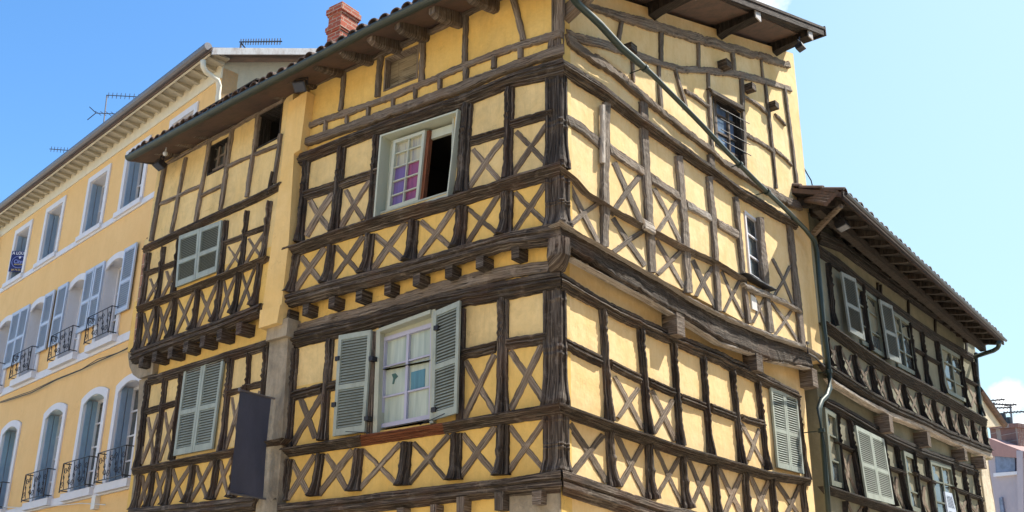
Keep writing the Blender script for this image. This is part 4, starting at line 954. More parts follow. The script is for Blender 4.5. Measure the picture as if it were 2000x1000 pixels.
def rg(pts, w_, n0, d, prof=LEDGE, m='gdark_wood', name='rail', **kw): return part(name, m, GH, PG, pts, w_, 'h', n0, d, prof=prof, step=.15, **kw)
rg([(1600, 462, 30), (1640, 480, 24), (1700, 524, 24), (1793, 591, 22), (1885, 655, 20), (1905, 668, 20)], 22, G1, .10, JET, name='wall_plate')
rg([(1598, 488, 24), (1640, 518, 26), (1680, 552, 26), (1720, 583, 24), (1776, 624, 22), (1825, 657, 20), (1900, 700, 18)], 22, G1, .09, CORN, name='lintel_beam')
rg([(1615, 639, 24), (1650, 664, 25), (1700, 700, 25), (1740, 725, 25), (1800, 756, 25), (1840, 777, 23), (1900, 812, 20), (1926, 826, 18)], 24, G1, .17, name='sill_rail')
rg([(1617, 720, 22), (1660, 748, 22), (1700, 774, 22), (1750, 801, 22), (1800, 823, 22), (1850, 849, 22), (1932, 880, 18)], 22, G1, .16, JET, name='jetty_beam', rough=.01)
rg([(1623, 744, 14), (1680, 780, 12), (1735, 809, 13), (1800, 834, 14), (1870, 866, 14), (1934, 890, 12)], 13, G1-.02, .10, FLAT, 'silver_wood', 'weathered_beam', rough=.012)
rg([(1610, 785, 22), (1640, 800, 26), (1700, 836, 26), (1740, 858, 26), (1800, 885, 24), (1850, 902, 22), (1910, 922, 20)], 24, G0, .10, CORN, name='lintel_beam')
rg([(1618, 957, 18), (1696, 982, 18), (1732, 994, 18), (1790, 1010, 18)], 18, G0, .16, name='sill_rail')
pb = dict(m='gdark_wood', d=.09, ext=1)
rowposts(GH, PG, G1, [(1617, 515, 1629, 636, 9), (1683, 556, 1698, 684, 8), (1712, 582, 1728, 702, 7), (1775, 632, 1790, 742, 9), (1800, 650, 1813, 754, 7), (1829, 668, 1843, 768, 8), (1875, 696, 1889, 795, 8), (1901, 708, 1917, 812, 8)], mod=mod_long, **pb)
rowposts(GH, PG, G1, [(1613, 660, 1620, 716, 6), (1636, 676, 1648, 738, 9), (1667, 694, 1680, 756, 10), (1701, 716, 1713, 777, 10), (1731, 735, 1744, 796, 9), (1763, 752, 1775, 808, 9), (1794, 768, 1806, 822, 9), (1822, 782, 1834, 836, 9), (1850, 796, 1861, 850, 8), (1874, 810, 1885, 862, 8), (1897, 822, 1907, 872, 7), (1920, 834, 1929, 880, 8)],
         x=range(0, 11), bw=4, bm_='brace_wood', **pb)
rg([(1783, 680, 9), (1812, 698, 9), (1836, 712, 9)], 9, G1, .07, RAILP, name='mid_rail'); rg([(1884, 740, 9), (1913, 756, 9)], 9, G1, .10, RAILP, name='mid_rail')
brace(PG, (1890, 752), (1908, 762), (1916, 806), (1896, 795), 4, G1, GH)
for x, yt, yb in ((1714, 556, 572), (1720, 560, 577), (1774, 582, 612), (1826, 628, 648), (1887, 668, 690)):
    part('stud', 'gdark_wood', GH, PG, [(x, yt-4, 5), (x+1, yb+4, 5)], 5, 'v', G1, .04)
for x, y, h_ in ((1738, 828, 30), (1812, 858, 28), (1884, 888, 24), (1921, 903, 26)):
    s_, z_ = PG.at(x+2, y, .28); mb = MB(); b = h_*.0055
    mb.box8([PG.w(s_+ds, n, z_+dz) for n in (-.05, .29) for ds, dz in ((-.10, b), (.10, b), (.10, -b), (-.10, -b))]); mb.build('corbel', 'mid_wood', GH)
rowposts(GH, PG, G0, [(1633, 808, 1648, 962, 7), (1658, 822, 1682, 974, 10), (1724, 858, 1746, 988, 8), (1750, 872, 1774, 1000, 9), (1783, 884, 1802, 1010, 9), (1808, 895, 1826, 1015, 8), (1858, 908, 1874, 1015, 9), (1882, 916, 1897, 1018, 8), (1904, 922, 1922, 1020, 9)], mod=mod_long, **pb)
for pts in ([(1637, 867), (1672, 884)], [(1733, 912), (1768, 925)], [(1786, 926), (1826, 944)], [(1863, 955), (1920, 976)]): rg(pts, 10, G0, .10, RAILP, name='mid_rail')
for q in (((1642, 880), (1662, 890), (1676, 966), (1652, 955)), ((1732, 925), (1752, 932), (1770, 998), (1748, 988)), ((1866, 970), (1886, 978), (1896, 1020), (1874, 1020)), ((1892, 980), (1910, 986), (1922, 1024), (1900, 1020)), ((1790, 945), (1806, 950), (1822, 1015), (1802, 1012))): brace(PG, *q, 5, G0, GH)
rowposts(GH, PG, G0, [(1650, 980, 1653, 1040, 8), (1688, 990, 1692, 1046, 8), (1726, 1000, 1732, 1060, 8)], x=(0, 1), bw=5, **pb)
# windows of the green house
def dark_window(TL, TR, BR, BL, n, fm='gframe', cols=2, rows=3, pm_='pane'):
    q = Quad(PG, TL, TR, BR, BL, n); casement(q, GH, fm, pm_, cols, rows, fw=.09, mw=.03, th=.03)
dark_window((1664, 548), (1711, 584), (1727, 700), (1682, 672), G1+.02); dark_window((1736, 603), (1774, 630), (1788, 735), (1752, 716), G1+.02); dark_window((1834, 672), (1874, 696), (1888, 788), (1846, 766), G1+.02)
dark_window((1608, 795), (1631, 810), (1647, 955), (1622, 948), G0+.02, cols=1); dark_window((1762, 880), (1784, 890), (1800, 1004), (1778, 996), G0+.02, cols=1); dark_window((1814, 898), (1856, 910), (1874, 1030), (1830, 1020), G0+.02)
shutter(Quad(PG, (1640, 531), (1662, 546), (1681, 667), (1657, 648), G1+.10, tilt=.06), GH, 'gshutter', 18, st=.06)
shutter(Quad(PG, (1715, 585), (1734, 599), (1752, 712), (1733, 700), G1+.10, tilt=.06), GH, 'gshutter', 18, st=.06)
shutter(Quad(PG, (1668, 831), (1723, 858), (1744, 986), (1690, 972), G0+.13), GH, 'green_shutter', 18, leafs=2, st=.06)
shutter(Quad(PG, (1842, 960), (1856, 964), (1872, 1030), (1852, 1024), G0+.2), GH, 'blue_shutter', 10, st=.06)
# its roof
ez = 9.25; ge = [(-.75, 1.0), (9.85, 1.0)]
rgp = [PG.at(x, y, 1.0) for x, y in ((1641, 379), (1700, 430), (1780, 502), (1870, 586), (1955, 664))]
gzs = lambda s_: rgp[0][1]+(rgp[-1][1]-rgp[0][1])*(s_-rgp[0][0])/(rgp[-1][0]-rgp[0][0])
s_a, s_b = rgp[0][0], rgp[-1][0]+.05
mb = MB(); gs = .36; dd = 4.0
def GP(s_, n, dz=0): return PG.w(s_, n, gzs(s_)+gs*(1.0-n)+dz)
P = [GP(s_a, 1.02), GP(s_b, 1.02), GP(s_b, -dd), GP(s_a, -dd)]; mb.box8([p+Vector((0, 0, .04)) for p in P]+[p-Vector((0, 0, .05)) for p in P])
nt_ = 40
for k in range(nt_):
    s_ = s_a+(s_b-s_a)*(k+.5)/nt_; segs = [(0, .42), (.38, .8), (.78, 4)]
    jz = rnd.uniform(-.015, .02)
    for a0, a1 in segs:
        r_ = .10; rws = []
        for a in (a0, a1):
            c = GP(s_, 1.06-a, .05+jz+(.035 if a == a0 else 0))
            rws.append([c+PG.d*cos(th)*r_+Vector((0, 0, sin(th)*r_*.85)) for th in [pi*j/7 for j in range(8)]]+[c+PG.d*cos(th)*r_*.8+Vector((0, 0, sin(th)*r_*.65)) for th in [pi*j/7 for j in range(7, -1, -1)]])
        i0, m_ = mb.grid(rws, close=True); mb.face([i0+k2 for k2 in range(m_)])
groof = mb.build('roof', 'tile', GH)
mb = MB()
P = [PG.w(s, 1.05, gzs(s)+dz) for s, dz in ((s_a, -.12), (s_b, -.12), (s_b, .06), (s_a, .06))]; mb.box8([p-PG.n*.04 for p in P]+P)
mb.build('fascia', 'fascia_wood', GH)
mb = MB(); pth = [PG.w(s_a+(s_b-s_a)*k/10, 1.10, gzs(s_a+(s_b-s_a)*k/10)-.02) for k in range(11)]; mb.tube(pth, .035, 8); mb.build('gutter', 'lamp_body', GH)
mb = MB(); P = [GP(s_a+.02, .98, -.055), GP(s_b-.02, .98, -.055), GP(s_b-.02, .05, -.055), GP(s_a+.02, .05, -.055)]; mb.box8(P+[p-Vector((0, 0, .015)) for p in P]); mb.build('soffit', 'plank', GH)
for k in range(19):
    s_ = s_a+.25+(s_b-s_a-.4)*k/18; mb = MB(); rows = []
    for n, hh in ((.05, .20), (.5, .17), (.85, .12), (.98, .08)):
        rows.append([GP(s_-.06, n, -.05), GP(s_+.06, n, -.05), GP(s_+.055, n, -.05-hh), GP(s_-.055, n, -.05-hh)])
    i0, _ = mb.grid(rows, close=True); mb.face(range(i0+12, i0+16)); mb.build('rafter_end', 'plank', GH)
mb = MB(); P = [GP(s_a, .62, -.16), GP(s_b, .62, -.16), GP(s_b, .62, -.34), GP(s_a, .62, -.34)]; mb.box8(P+[p-PG.n*.14 for p in P]); mb.build('purlin', 'plank', GH)
# raking strut at the near end
a_ = PG.at(1590, 455, .2); b_ = PG.at(1643, 402, .95)
mb = MB(); A_ = PG.w(a_[0], .2, a_[1]); B_ = PG.w(b_[0], .95, b_[1]); mb.tube([A_, A_.lerp(B_, .5)+Vector((0, 0, .02)), B_], [.07, .062, .05], 6); mb.build('strut', 'mid_wood', GH)
# near end of the roof meets the yellow wall with slipped tiles
mb = MB()
for i in range(5):
    y0 = 371+i*1.5
    a_ = PR.at(1566, 372+i*5, N1+.02); c0 = PR.w(a_[0], N1+.02, a_[1]); d_ = PG.at(1634-i*3, 376+i*5, .98); c1 = PG.w(d_[0], .98-.02*i, d_[1])
    mb.tube([c0, c0.lerp(c1, .5)+Vector((0, 0, .02)), c1], .045, 6)
mb.build('edge_tile', 'tile', GH)
# drain at the far end
def gp(L): return [PG.w(PG.at(x, y, n)[0], n, PG.at(x, y, n)[1]) for x, y, n in L]
mb = MB(); mb.tube(gp([(1951, 668, 1.08), (1951, 674, 1.05), (1948, 680, 1.0), (1940, 685, .9), (1903, 697, .2)]), .055, 8); mb.tube(gp([(1906, 690, .22), (1909, 740, .22), (1914, 790, .22), (1918, 812, .22)]), .05, 8); mb.build('downpipe', 'teal_pipe', GH)
# small roof hatch
a_ = PG.w(*[PG.at(1697, 420, .6)[0], .3, PG.at(1697, 420, .6)[1]])
mb = MB(); s_ = a_ and PG.at(1697, 424, .5)[0]; zb = gzs(s_)+gs*.5
mb.box8([PG.w(s_+a, .5+b, zb+.02+c) for c in (.0, .26) for a, b in ((-.3, .2), (.3, .2), (.3, -.4), (-.3, -.4))]); mb.build('roof_hatch', 'zinc', groof)

# ================================================================== yellow rendered house
YH = empty('rendered_house', PY.w(6, 0, 0), 'smooth yellow rendered house with white window surrounds and pale blue shutters', 'house')
YT = 12.62
top = [(9.78, 10.97), (7.68, 8.90), (5.17, 6.38), (3.20, 4.40), (1.14, 2.34)]
midw = [(9.72, 10.92), (7.66, 8.86), (5.38, 6.58), (3.46, 4.66)]
low = [(8.04, 9.24), (5.48, 6.70), (3.46, 4.72), (1.85, 3.10)]
ZT = (10.70, 12.2); ZM = (7.72, 9.55); ZB = (4.66, 6.62)
TR = .14
holes = [(a+TR, b-TR, ZT[0], ZT[1]-TR) for a, b in top]+[(a+TR, b-TR, ZM[0], ZM[1]) for a, b in midw]+[(a+TR, b-TR, ZB[0], ZB[1]) for a, b in low]
mb = MB(); wallslab(mb, PY, .28, 12.35, 0, 3.95, 0, cell=.8, amp=.003); mb.build('wall', 'stone', YH)
mb = MB(); wallslab(mb, PY, .28, 12.35, 3.95, YT, 0, cell=.5, amp=.003, holes=holes, th=.34); mb.build('wall', 'plaster_house', YH)
mb = MB(); a = PY.w(.28, 0.0, 0); b = PY.w(.28, -9, 0); c_ = [a, b, b+Vector((0, 0, 12.7)), PY.w(.28, -4.5, 14.70), a+Vector((0, 0, 12.74))]
mb.v += c_; mb.face(range(5)); a = PY.w(12.35, 0, 0); b = PY.w(12.35, -9, 0); mb.quad(a, b, b+Vector((0, 0, 12.9)), a+Vector((0, 0, 12.9)))
mb.build('gable_wall', 'gable', YH)
# bands
mb = MB()
for z, h_, d in ((10.53, .13, .04), (7.52, .17, .04), (4.50, .15, .05)):
    P = [PY.w(s, 0, z+dz) for s, dz in ((.27, 0), (12.36, 0), (12.36, h_), (.27, h_))]; mb.box8(P+[p+PY.n*d for p in P])
mb.build('string_course', 'white_trim', YH)
mb = MB(); P = [PY.w(s, 0, z) for s, z in ((.27, 12.38), (12.36, 12.38), (12.36, YT+.1), (.27, YT+.1))]; mb.box8(P+[p+PY.n*.03 for p in P]); mb.build('frieze', 'cream_trim', YH)
# eave
EN = .40; EZ = 12.66
mb = MB(); P = [PY.w(s, n, EZ+.04) for s, n in ((.05, 0), (12.55, 0), (12.55, EN), (.05, EN))]; mb.box8(P+[p+Vector((0, 0, .04)) for p in P]); mb.build('soffit', 'soffit_trim', YH)
for k in range(37):
    s_ = .22+12.1*k/36; mb = MB(); mb.box8([PY.w(s_+a, n, z) for n, zz in ((0.03, .0), (EN-.03, .05)) for a, z in ((-.045, EZ+.035), (.045, EZ+.035), (.045, EZ-.05+zz), (-.045, EZ-.05+zz))]); mb.build('eave_bracket', 'soffit_trim', YH)
mb = MB(); P = [PY.w(s, EN, z) for s, z in ((.05, EZ-.03), (12.55, EZ-.03), (12.55, EZ+.10), (.05, EZ+.10))]; mb.box8(P+[p+PY.n*.03 for p in P]); mb.build('fascia', 'cream_trim', YH)
mb = MB(); mb.tube([PY.w(s, EN+.09, EZ+.12) for s in (.02, 4, 8, 12.6)], .085, 10); mb.build('gutter', 'zinc', YH)
mb = MB(); P = [PY.w(s, n, z) for s, n, z in ((-.05, EN+.06, EZ+.08), (12.6, EN+.06, EZ+.08), (12.6, -4.5, EZ+2.12), (-.05, -4.5, EZ+2.12))]; mb.box8([p-Vector((0, 0, .09)) for p in P]+P); yroof = mb.build('roof', 'tile', YH)
mb = MB(); P = [PY.w(-.08, n, z+dz) for n, z in ((EN+.1, EZ+.05), (-4.5, EZ+2.6)) for dz in (-.0,)]
a, b = PY.w(-.07, EN+.05, EZ-.10), PY.w(-.07, -4.5, EZ+2.05)
Q = [a, b, b+Vector((0, 0, .15)), a+Vector((0, 0, .15))]; mb.box8(Q+[p-PY.d*.04 for p in Q]); mb.build('bargeboard', 'white_board', YH)
# windows
def arch_ring(mb, s0, s1, z0, z1, n0, n1, wd, rise, sill=True):
    k = 10; inner = []; outer = []; zi = z1-rise-wd*0; sc = (s0+s1)/2
    def arc(a, b, zs, r):
        return [(a+(b-a)*i/k, zs+r*(1-((2*i/k)-1)**2)) for i in range(k+1)]
    inn = [(s0+wd, z0)]+arc(s0+wd, s1-wd, z1-wd-rise, rise)+[(s1-wd, z0)]
    ou = [(s0, z0)]+arc(s0, s1, z1-rise, rise)+[(s1, z0)]
    for n in (n0, n1): mb.v += [PY.w(a, n, z) for a, z in inn+ou]
    K2 = len(inn); base = len(mb.v)-4*K2
    for i in range(K2-1):
        mb.face((base+i, base+i+1, base+K2+i+1, base+K2+i)); o2 = base+2*K2
        mb.face((o2+i, o2+i+1, o2+K2+i+1, o2+K2+i)); mb.face((base+i, base+i+1, o2+i+1, o2+i)); mb.face((base+K2+i, base+K2+i+1, o2+K2+i+1, o2+K2+i))
def ybox(mb, s0, s1, z0, z1, n0, n1):
    P = [PY.w(a, n0, b) for a, b in ((s0, z1), (s1, z1), (s1, z0), (s0, z0))]; mb.box8(P+[p+PY.n*(n1-n0) for p in P])
class YQ(Quad):
    def __init__(s, s0, s1, z0, z1, n): s.pl = PY; s.n = n; s.tilt = 0; s.c = [Vector(p) for p in ((s1, z1), (s0, z1), (s0, z0), (s1, z0))]; s.W = s1-s0; s.H = z1-z0
def ywindow(s0, s1, z0, z1, kind):
    mb = MB(); wd = TR
    if kind == 'top':
        for a, b, c, d in ((s0, s0+wd, z0, z1), (s1-wd, s1, z0, z1), (s0+wd, s1-wd, z1-wd, z1), (s0-.04, s1+.04, z0-.12, z0)): ybox(mb, a, b, c, d, 0, .035 if c >= z0 else .09)
    else:
        arch_ring(mb, s0, s1, z0, z1+.14, 0, .035, wd, .14); ybox(mb, s0-.06, s1+.06, z0-.13, z0+.02, 0, .14)
        # spandrel fill behind the arch
    for a in (s0+wd, s1-wd): ybox(mb, a-.006, a+.006, z0, z1, -.33, -.002)
    ybox(mb, s0+wd, s1-wd, z1-wd*(kind == 'top')-.014, z1-wd*(kind == 'top')-.002, -.33, -.002)
    win = mb.build('window', 'white_trim', YH)
    zt = z1-(wd if kind == 'top' else 0)
    q = YQ(s0+wd, s1-wd, z0, zt-.02, -.27); casement(q, win, 'white_trim', 'pane', 2, 4 if kind == 'low' else (2 if kind == 'top' else 3), fw=.06, mw=.03, th=.03, name='sash')
    room(PY, (s0+wd, s1-wd, z0, zt), -.34, .3, 'dark', win)
    if kind == 'mid':
        w2 = (s1-s0)/2-.04; 
        for a, b in ((s0-w2+.12, s0+.12), (s1-.12, s1+w2-.12)):
            shutter(YQ(a, b, z0+.02+(.45 if True else 0), z1+.08, .045), win, 'blue_shutter', 16, st=.06)
    else:
        for sw in (s0+wd+.02, s1-wd-.05):
            mb = MB()
            for j in range(2): ybox(mb, sw+.0, sw+.028, z0+.03, zt-.04, -.24+.12*j, -.135+.12*j-.004)
            mb.build('folded_shutter', 'slate_shutter', win)
    if kind != 'top':
        mb = MB(); n = .20; h = .58; zb = z0+.03; a, b = s0+.02, s1-.02
        for z in (zb+.04, zb+h): mb.tube([PY.w(a, .02, z), PY.w(a, n, z), PY.w(b, n, z), PY.w(b, .02, z)], .011, 5)
        for s_ in (a, b): mb.tube([PY.w(s_, n, zb), PY.w(s_, n, zb+h)], .012, 5)
        def spiral(cx, cz, r, sg, ph): return [PY.w(cx+r*(1-t*.75)*cos(ph+sg*t*7.5), n, cz+r*(1-t*.75)*sin(ph+sg*t*7.5)) for t in [i/13 for i in range(14)]]
        k = 5
        for i in range(k):
            cx = a+(b-a)*(i+.5)/k; sg = 1 if i % 2 else -1
            mb.tube(spiral(cx-.045*sg, zb+.16, .075, sg, 0), .007, 4); mb.tube(spiral(cx+.045*sg, zb+h-.15, .075, -sg, pi), .007, 4)
            mb.tube([PY.w(cx-.08, n, zb+.05), PY.w(cx, n, zb+h*.5), PY.w(cx+.08, n, zb+h-.02)], .007, 4)
            mb.tube(spiral(cx, zb+h*.5, .05, sg, 1.5), .006, 4)
        mb.build('balcony_railing', 'iron', win)
    return win
for a, b in top: ywindow(a, b, *ZT, 'top')
for a, b in midw: ywindow(a, b, *ZM, 'mid')
lowwins = [ywindow(a, b, *ZB, 'low') for a, b in low]
for i, (a, b) in enumerate(low[:3]):                      # green light tubes behind the panes
    mb = MB(); c = a+.52; z = 6.12; p = [(0, .16), (.07, .16), (.07, .07), (.16, .07), (.16, -.05), (.07, -.05), (.07, -.14), (0, -.14)]
    mb.tube([PY.w(c-x*.9, -.225, z+y) for x, y in p], .012, 5); mb.build('neon_cross', 'neon', lowwins[i])
# pipes of the yellow house
mb = MB()
def yp(L): return [PY.w(PY.at(x, y, n)[0], n, PY.at(x, y, n)[1]) for x, y, n in L]
mb.tube(yp([(397, 118, .5), (397, 130, .48), (402, 140, .42), (425, 157, .14), (428, 168, .10), (426, 190, .08), (424, 215, .08)]), .055, 10); mb.build('downpipe', 'cream_trim', YH, smooth=True)
mb = MB(); sx = 12.2; mb.tube([PY.w(sx+.3, .5, 12.6), PY.w(sx+.25, .45, 12.45), PY.w(sx-.05, .1, 12.0), PY.w(sx-.05, .08, 3)], .055, 10); mb.build('downpipe', 'cream_trim', YH, smooth=True)
mb = MB(); Lc = [(0, 787), (60, 766), (110, 743), (160, 722), (190, 705), (230, 690), (262, 676)]
mb.tube(yp([(x, y+1.5*math.sin(i*2), .07) for i, (x, y) in enumerate(Lc)]), .012, 5); mb.tube(yp([(x, y-2+2*math.sin(i*3), .09) for i, (x, y) in enumerate(Lc)]), .009, 5)
tag(mb.build('cable', 'iron'), 'black cable running along the white string course of the yellow house', 'cable')
mb = MB(); mb.tube(yp([(0, 990, .1), (60, 992, .1), (160, 983, .1), (206, 986, .08)]), .009, 5); ybox(mb, 3.15, 3.32, 4.25, 4.5, 0, .1)
tag(mb.build('junction_box', 'vent'), 'small pale electrical box with wires under the bottom windowsills of the yellow house', 'junction box')
# roof-top box beyond its eave
mb = MB(); s_ = 12.3; mb.box8([PY.w(a, -1.6+b, c) for c in (12.4, 14.9) for a, b in ((11.6, 0), (12.75, 0), (12.75, -1), (11.6, -1))]); mb.build('dormer', 'zinc', YH)

# ================================================================== far-left neighbour
PN = Plane(PY.w(12.36, -.2, 0), 131)
NH = empty('rendered_house', PN.w(2, 0, 0), 'pinkish neighbour house glimpsed beyond the cream downpipe at the left edge', 'house')
mb = MB(); wallslab(mb, PN, 0, 9, 0, 12.3, -.02, cell=1); mb.build('wall', 'plaster_house', NH)
for z in (5.2, 8.2, 10.6):
    q = object.__new__(Quad); q.pl = PN; q.n = .01; q.tilt = 0; q.c = [Vector(p) for p in ((2.0, z+1.3), (.9, z+1.3), (.9, z), (2.0, z))]; q.W = 1.1; q.H = 1.3
    casement(q, NH, 'white_trim', 'pane_blue', 2, 3, fw=.07, mw=.03, th=.03)
mb = MB(); P = [PN.w(s, n, z) for s, n, z in ((-.1, .4, 12.3), (9, .4, 12.3), (9, -4, 14), (-.1, -4, 14))]; mb.box8(P+[p+Vector((0, 0, .15)) for p in P]); mb.build('roof', 'zinc', NH)

# ================================================================== houses beyond on the right
SH = empty('stone_house', PG.w(12, 0, 0), 'rough stone house with a beige sloping eave just beyond the green-grey house', 'house')
mb = MB(); wallslab(mb, PG, 9.28, 11.3, 0, 7.0, -.12, cell=.3, amp=.02); mb.build('wall', 'rubble', SH)
mb = MB(); a, b = PG.at(1942, 918, -.1)[0], PG.at(1946, 918, -.1)[0]
P = [PG.w(s, -.1, z) for s, z in ((10.15, 7), (10.25, 7), (10.25, 0), (10.15, 0))]; mb.box8(P+[p+PG.n*.05 for p in P]); mb.build('wall_strip', 'gable', SH)
P = [(1912, 770, .3), (1918, 775, .3)]
sp = [PG.at(x, y, .1) for x, y in ((1917, 770), (1958, 832), (1921, 834))]
mb = MB(); f_ = [PG.w(a, .1, z) for a, z in sp]; mb.v += f_+[p-PG.n*3 for p in f_]; mb.face((0, 1, 2)); mb.face((3, 4, 5)); mb.face((0, 1, 4, 3)); mb.face((1, 2, 5, 4)); mb.face((2, 0, 3, 5)); mb.build('eave', 'gable', SH)
mb = MB(); a, b = [PG.at(x, y, .15) for x, y in ((1914, 766), (1962, 832))]
mb.tube([PG.w(a[0], .15, a[1]+.05), PG.w(b[0], .15, b[1]+.03)], .09, 6); mb.build('roof_edge', 'tile', SH)
# distant block with red roof and chimney
cF = CAM + ray(1965, 900)*(48/ray(1965, 900).dot(cam_fw)); PF = Plane((cF.x, cF.y), 120)
if True: pass
def fpt(x, y, n=0): a = PF.at(x, y, n); return a
FH = empty('distant_house', PF.w(0, 0, 0), 'distant pinkish-grey block with a red tiled roof and brick chimney at the right edge', 'house')
def fslab(px, n0, n1, name, m, par=None): return polyslab(PF, px, n0, n1).build(name, m, par or FH)
def fbox_to_ground(x0, x1, ytop, n0, n1, name, m):
    a = PF.at(x0, ytop, n1); b = PF.at(x1, ytop, n1); mb = MB(); P = [PF.w(s, n1, z) for s, z in ((a[0], a[1]), (b[0], b[1]), (b[0], 0), (a[0], 0))]; mb.box8([p-PF.n*(n1-n0) for p in P]+P); return mb.build(name, m, FH)
fbox_to_ground(1925, 2060, 888, -6, 0, 'wall', 'far_wall')
fr = fslab([(1930, 855), (1995, 880), (2060, 900), (2060, 900), (1925, 889)], -5, .3, 'roof', 'far_tile')
fslab([(1933, 836), (1986, 832), (1990, 878), (1936, 862)], -1.6, -.9, 'chimney', 'brick_far', fr)
fslab([(1931, 830), (1988, 826), (1988, 834), (1932, 838)], -1.7, -.8, 'chimney_cap', 'brick_far', fr)
mb = MB()
for x in (1958, 1962, 1971): a = PF.at(x, 830, -1.2); mb.tube([PF.w(a[0], -1.2, a[1]), PF.w(a[0], -1.2, a[1]+(.55 if x < 1970 else .35))], .13, 8)
mb.build('chimney_pot', 'lamp_body', fr)
fslab([(1943, 886), (1982, 884), (1982, 920), (1945, 924)], 0, .12, 'window', 'far_glass'); fslab([(1951, 972), (1957, 971), (1962, 1010), (1955, 1012)], 0, .1, 'window', 'far_glass')
fslab([(1940, 924), (1990, 920), (1990, 926), (1940, 931)], 0, .2, 'sill', 'white_trim')
fslab([(1985, 880), (1997, 880), (2000, 1050), (1990, 1050)], 0, .35, 'pier', 'far_wall')

# ================================================================== things fixed on and about the houses
# hanging charcoal banner, square to the wall
bs = 4.72
B = empty('hanging_banner', PM.w(bs, .15, 4.3), 'blank charcoal cloth banner hung on two rods from the stone pier', 'banner')
mb = MB(); rows = []
for i in range(13):
    f = i/12; z = 5.04+(3.66-5.04)*f
    rows.append([PM.w(bs+.008*sin(f*5+u*3)+.012*sin(u*7+f*4)*f, .22+.56*u, z+.0*u) for u in [j/10 for j in range(11)]])
mb.grid(rows)
mb.build('cloth', 'banner', B, smooth=True)
for z in (5.05, 3.66):
    mb = MB(); mb.tube([PM.w(bs, .08, z), PM.w(bs, .80, z)], .014, 8); mb.tube([PM.w(bs, .10, z-.03), PM.w(bs, .10, z+.05)], .03, 8); mb.tube([PM.w(bs, .79, z-.02), PM.w(bs, .79, z+.03)], .018, 6); mb.build('rod', 'zinc', B)
# for-rent board on the top left window
RS = empty('rental_sign', PY.w(10.4, .0, 11), 'small navy A LOUER letting board in the top window at the far left', 'sign')
s_hi, z_hi = PY.at(24, 490, .10); s_lo, z_lo = PY.at(15, 531, .10)
RX = Vector((.96, .05, 0)).normalized(); RN = Vector((RX.y, -RX.x, 0)); sw, sh = .44, z_hi-z_lo; R0 = PY.w(s_hi, .10, z_hi)
def sp_(u, v, n=.06): return R0+RX*(u*sw)+RN*(n-.06)-Vector((0, 0, v*sh))
mb = MB(); mb.box8([sp_(u, v, n) for n in (.045, .06) for u, v in ((0, 0), (1, 0), (1, 1), (0, 1))]); mb.build('board', 'navy', RS)
def text(body, size, u, v, m, parent, wx=1.0):
    cu = bpy.data.curves.new('lettering', 'FONT'); cu.body = body; cu.size = size; cu.extrude = .002; cu.align_x = 'CENTER'; cu.offset = size*.02
    o = bpy.data.objects.new('lettering', cu); COL.objects.link(o)
    dg = bpy.context.evaluated_depsgraph_get(); me = bpy.data.meshes.new_from_object(o.evaluated_get(dg)); bpy.data.objects.remove(o)
    c = sp_(u, v, .064); X = RX; Z = Vector((0, 0, 1)); off = wloc(parent)
    for vt in me.vertices: p = vt.co.copy(); vt.co = c+X*p.x*wx+Z*p.y+RN*p.z-off
    me.materials.clear(); me.materials.append(M[m]); ob = bpy.data.objects.new('lettering', me); COL.objects.link(ob); ob.parent = parent; return ob
text('A LOUER', .115, .5, .17, 'sign_white', RS, .85); text('Citya', .15, .5, .60, 'sign_blue', RS, .8); text('IMMOBILIER', .045, .5, .68, 'sign_gold', RS, .9); text('04 74 22 81', .075, .5, .96, 'sign_gold', RS, .85)
mb = MB()
ring = [sp_(.5+.42*cos(t)*(1 if abs(cos(t)) < .7 else .95), .53+.28*sin(t), .065) for t in [2*pi*i/24 for i in range(25)]]; mb.tube(ring, .008, 4); mb.build('emblem', 'sign_blue', RS)
mb = MB(); c = [(.44, .30), (.5, .27), (.56, .27), (.6, .3), (.56, .35), (.52, .39)]; P = [sp_(u, v, .064) for u, v in c]; mb.v += P+[p+RN*.004 for p in P]; mb.face(range(6)); mb.face(range(6, 12)); mb.build('emblem', 'sign_white', RS)
# floodlights
def floodlight(pos, dirv, label, size=.13):
    E_ = empty('floodlight', pos, label, 'floodlight', 'floodlights under the eaves')
    dirv = dirv.normalized(); a = dirv.cross(Vector((0, 0, 1))).normalized(); u = a.cross(dirv)
    mb = MB(); mb.box8([pos+a*x*size+u*y*size*.8-dirv*z*size*.5 for z in (1, -1) for x, y in ((-1, 1), (1, 1), (1, -1), (-1, -1))]); mb.build('housing', 'lamp_body', E_)
    mb = MB(); c = pos+dirv*size*.52; mb.box8([c+a*x*size*.85+u*y*size*.65+dirv*z for z in (0, .006) for x, y in ((-1, 1), (1, 1), (1, -1), (-1, -1))]); mb.build('lens', 'lens', E_)
    mb = MB(); mb.tube([pos-a*size*1.1, pos-a*size*1.1+Vector((0, 0, size*1.3)), pos+a*size*1.1+Vector((0, 0, size*1.3)), pos+a*size*1.1], .012, 5); mb.tube([pos+Vector((0, 0, size*1.3)), pos+Vector((0, 0, size*1.3+.1))], .015, 5); mb.build('bracket', 'lamp_body', E_)
def pt(pl, x, y, n): a = pl.at(x, y, n); return pl.w(a[0], n, a[1])
floodlight(pt(PM, 587, 168, .62), PM.n-Vector((0, 0, 1.2))-PM.d*.4, 'black floodlight under the eave above the plaster pilaster', .10)
floodlight(pt(PL, 312, 322, .45), PL.n*.6-Vector((0, 0, 1.2)), 'black floodlight under the far left end of the tiled eave', .10)
floodlight(pt(PR, 1563, 92, VERGE-.1), PR.n*.3-Vector((0, 0, 1.0)), 'black floodlight hanging from the top right tip of the gable', .085)
floodlight(pt(PG, 1645, 440, .7), PG.n*.3-Vector((0, 0, 1.0)), 'dark floodlight inside the near end of the green-grey house eave', .12)
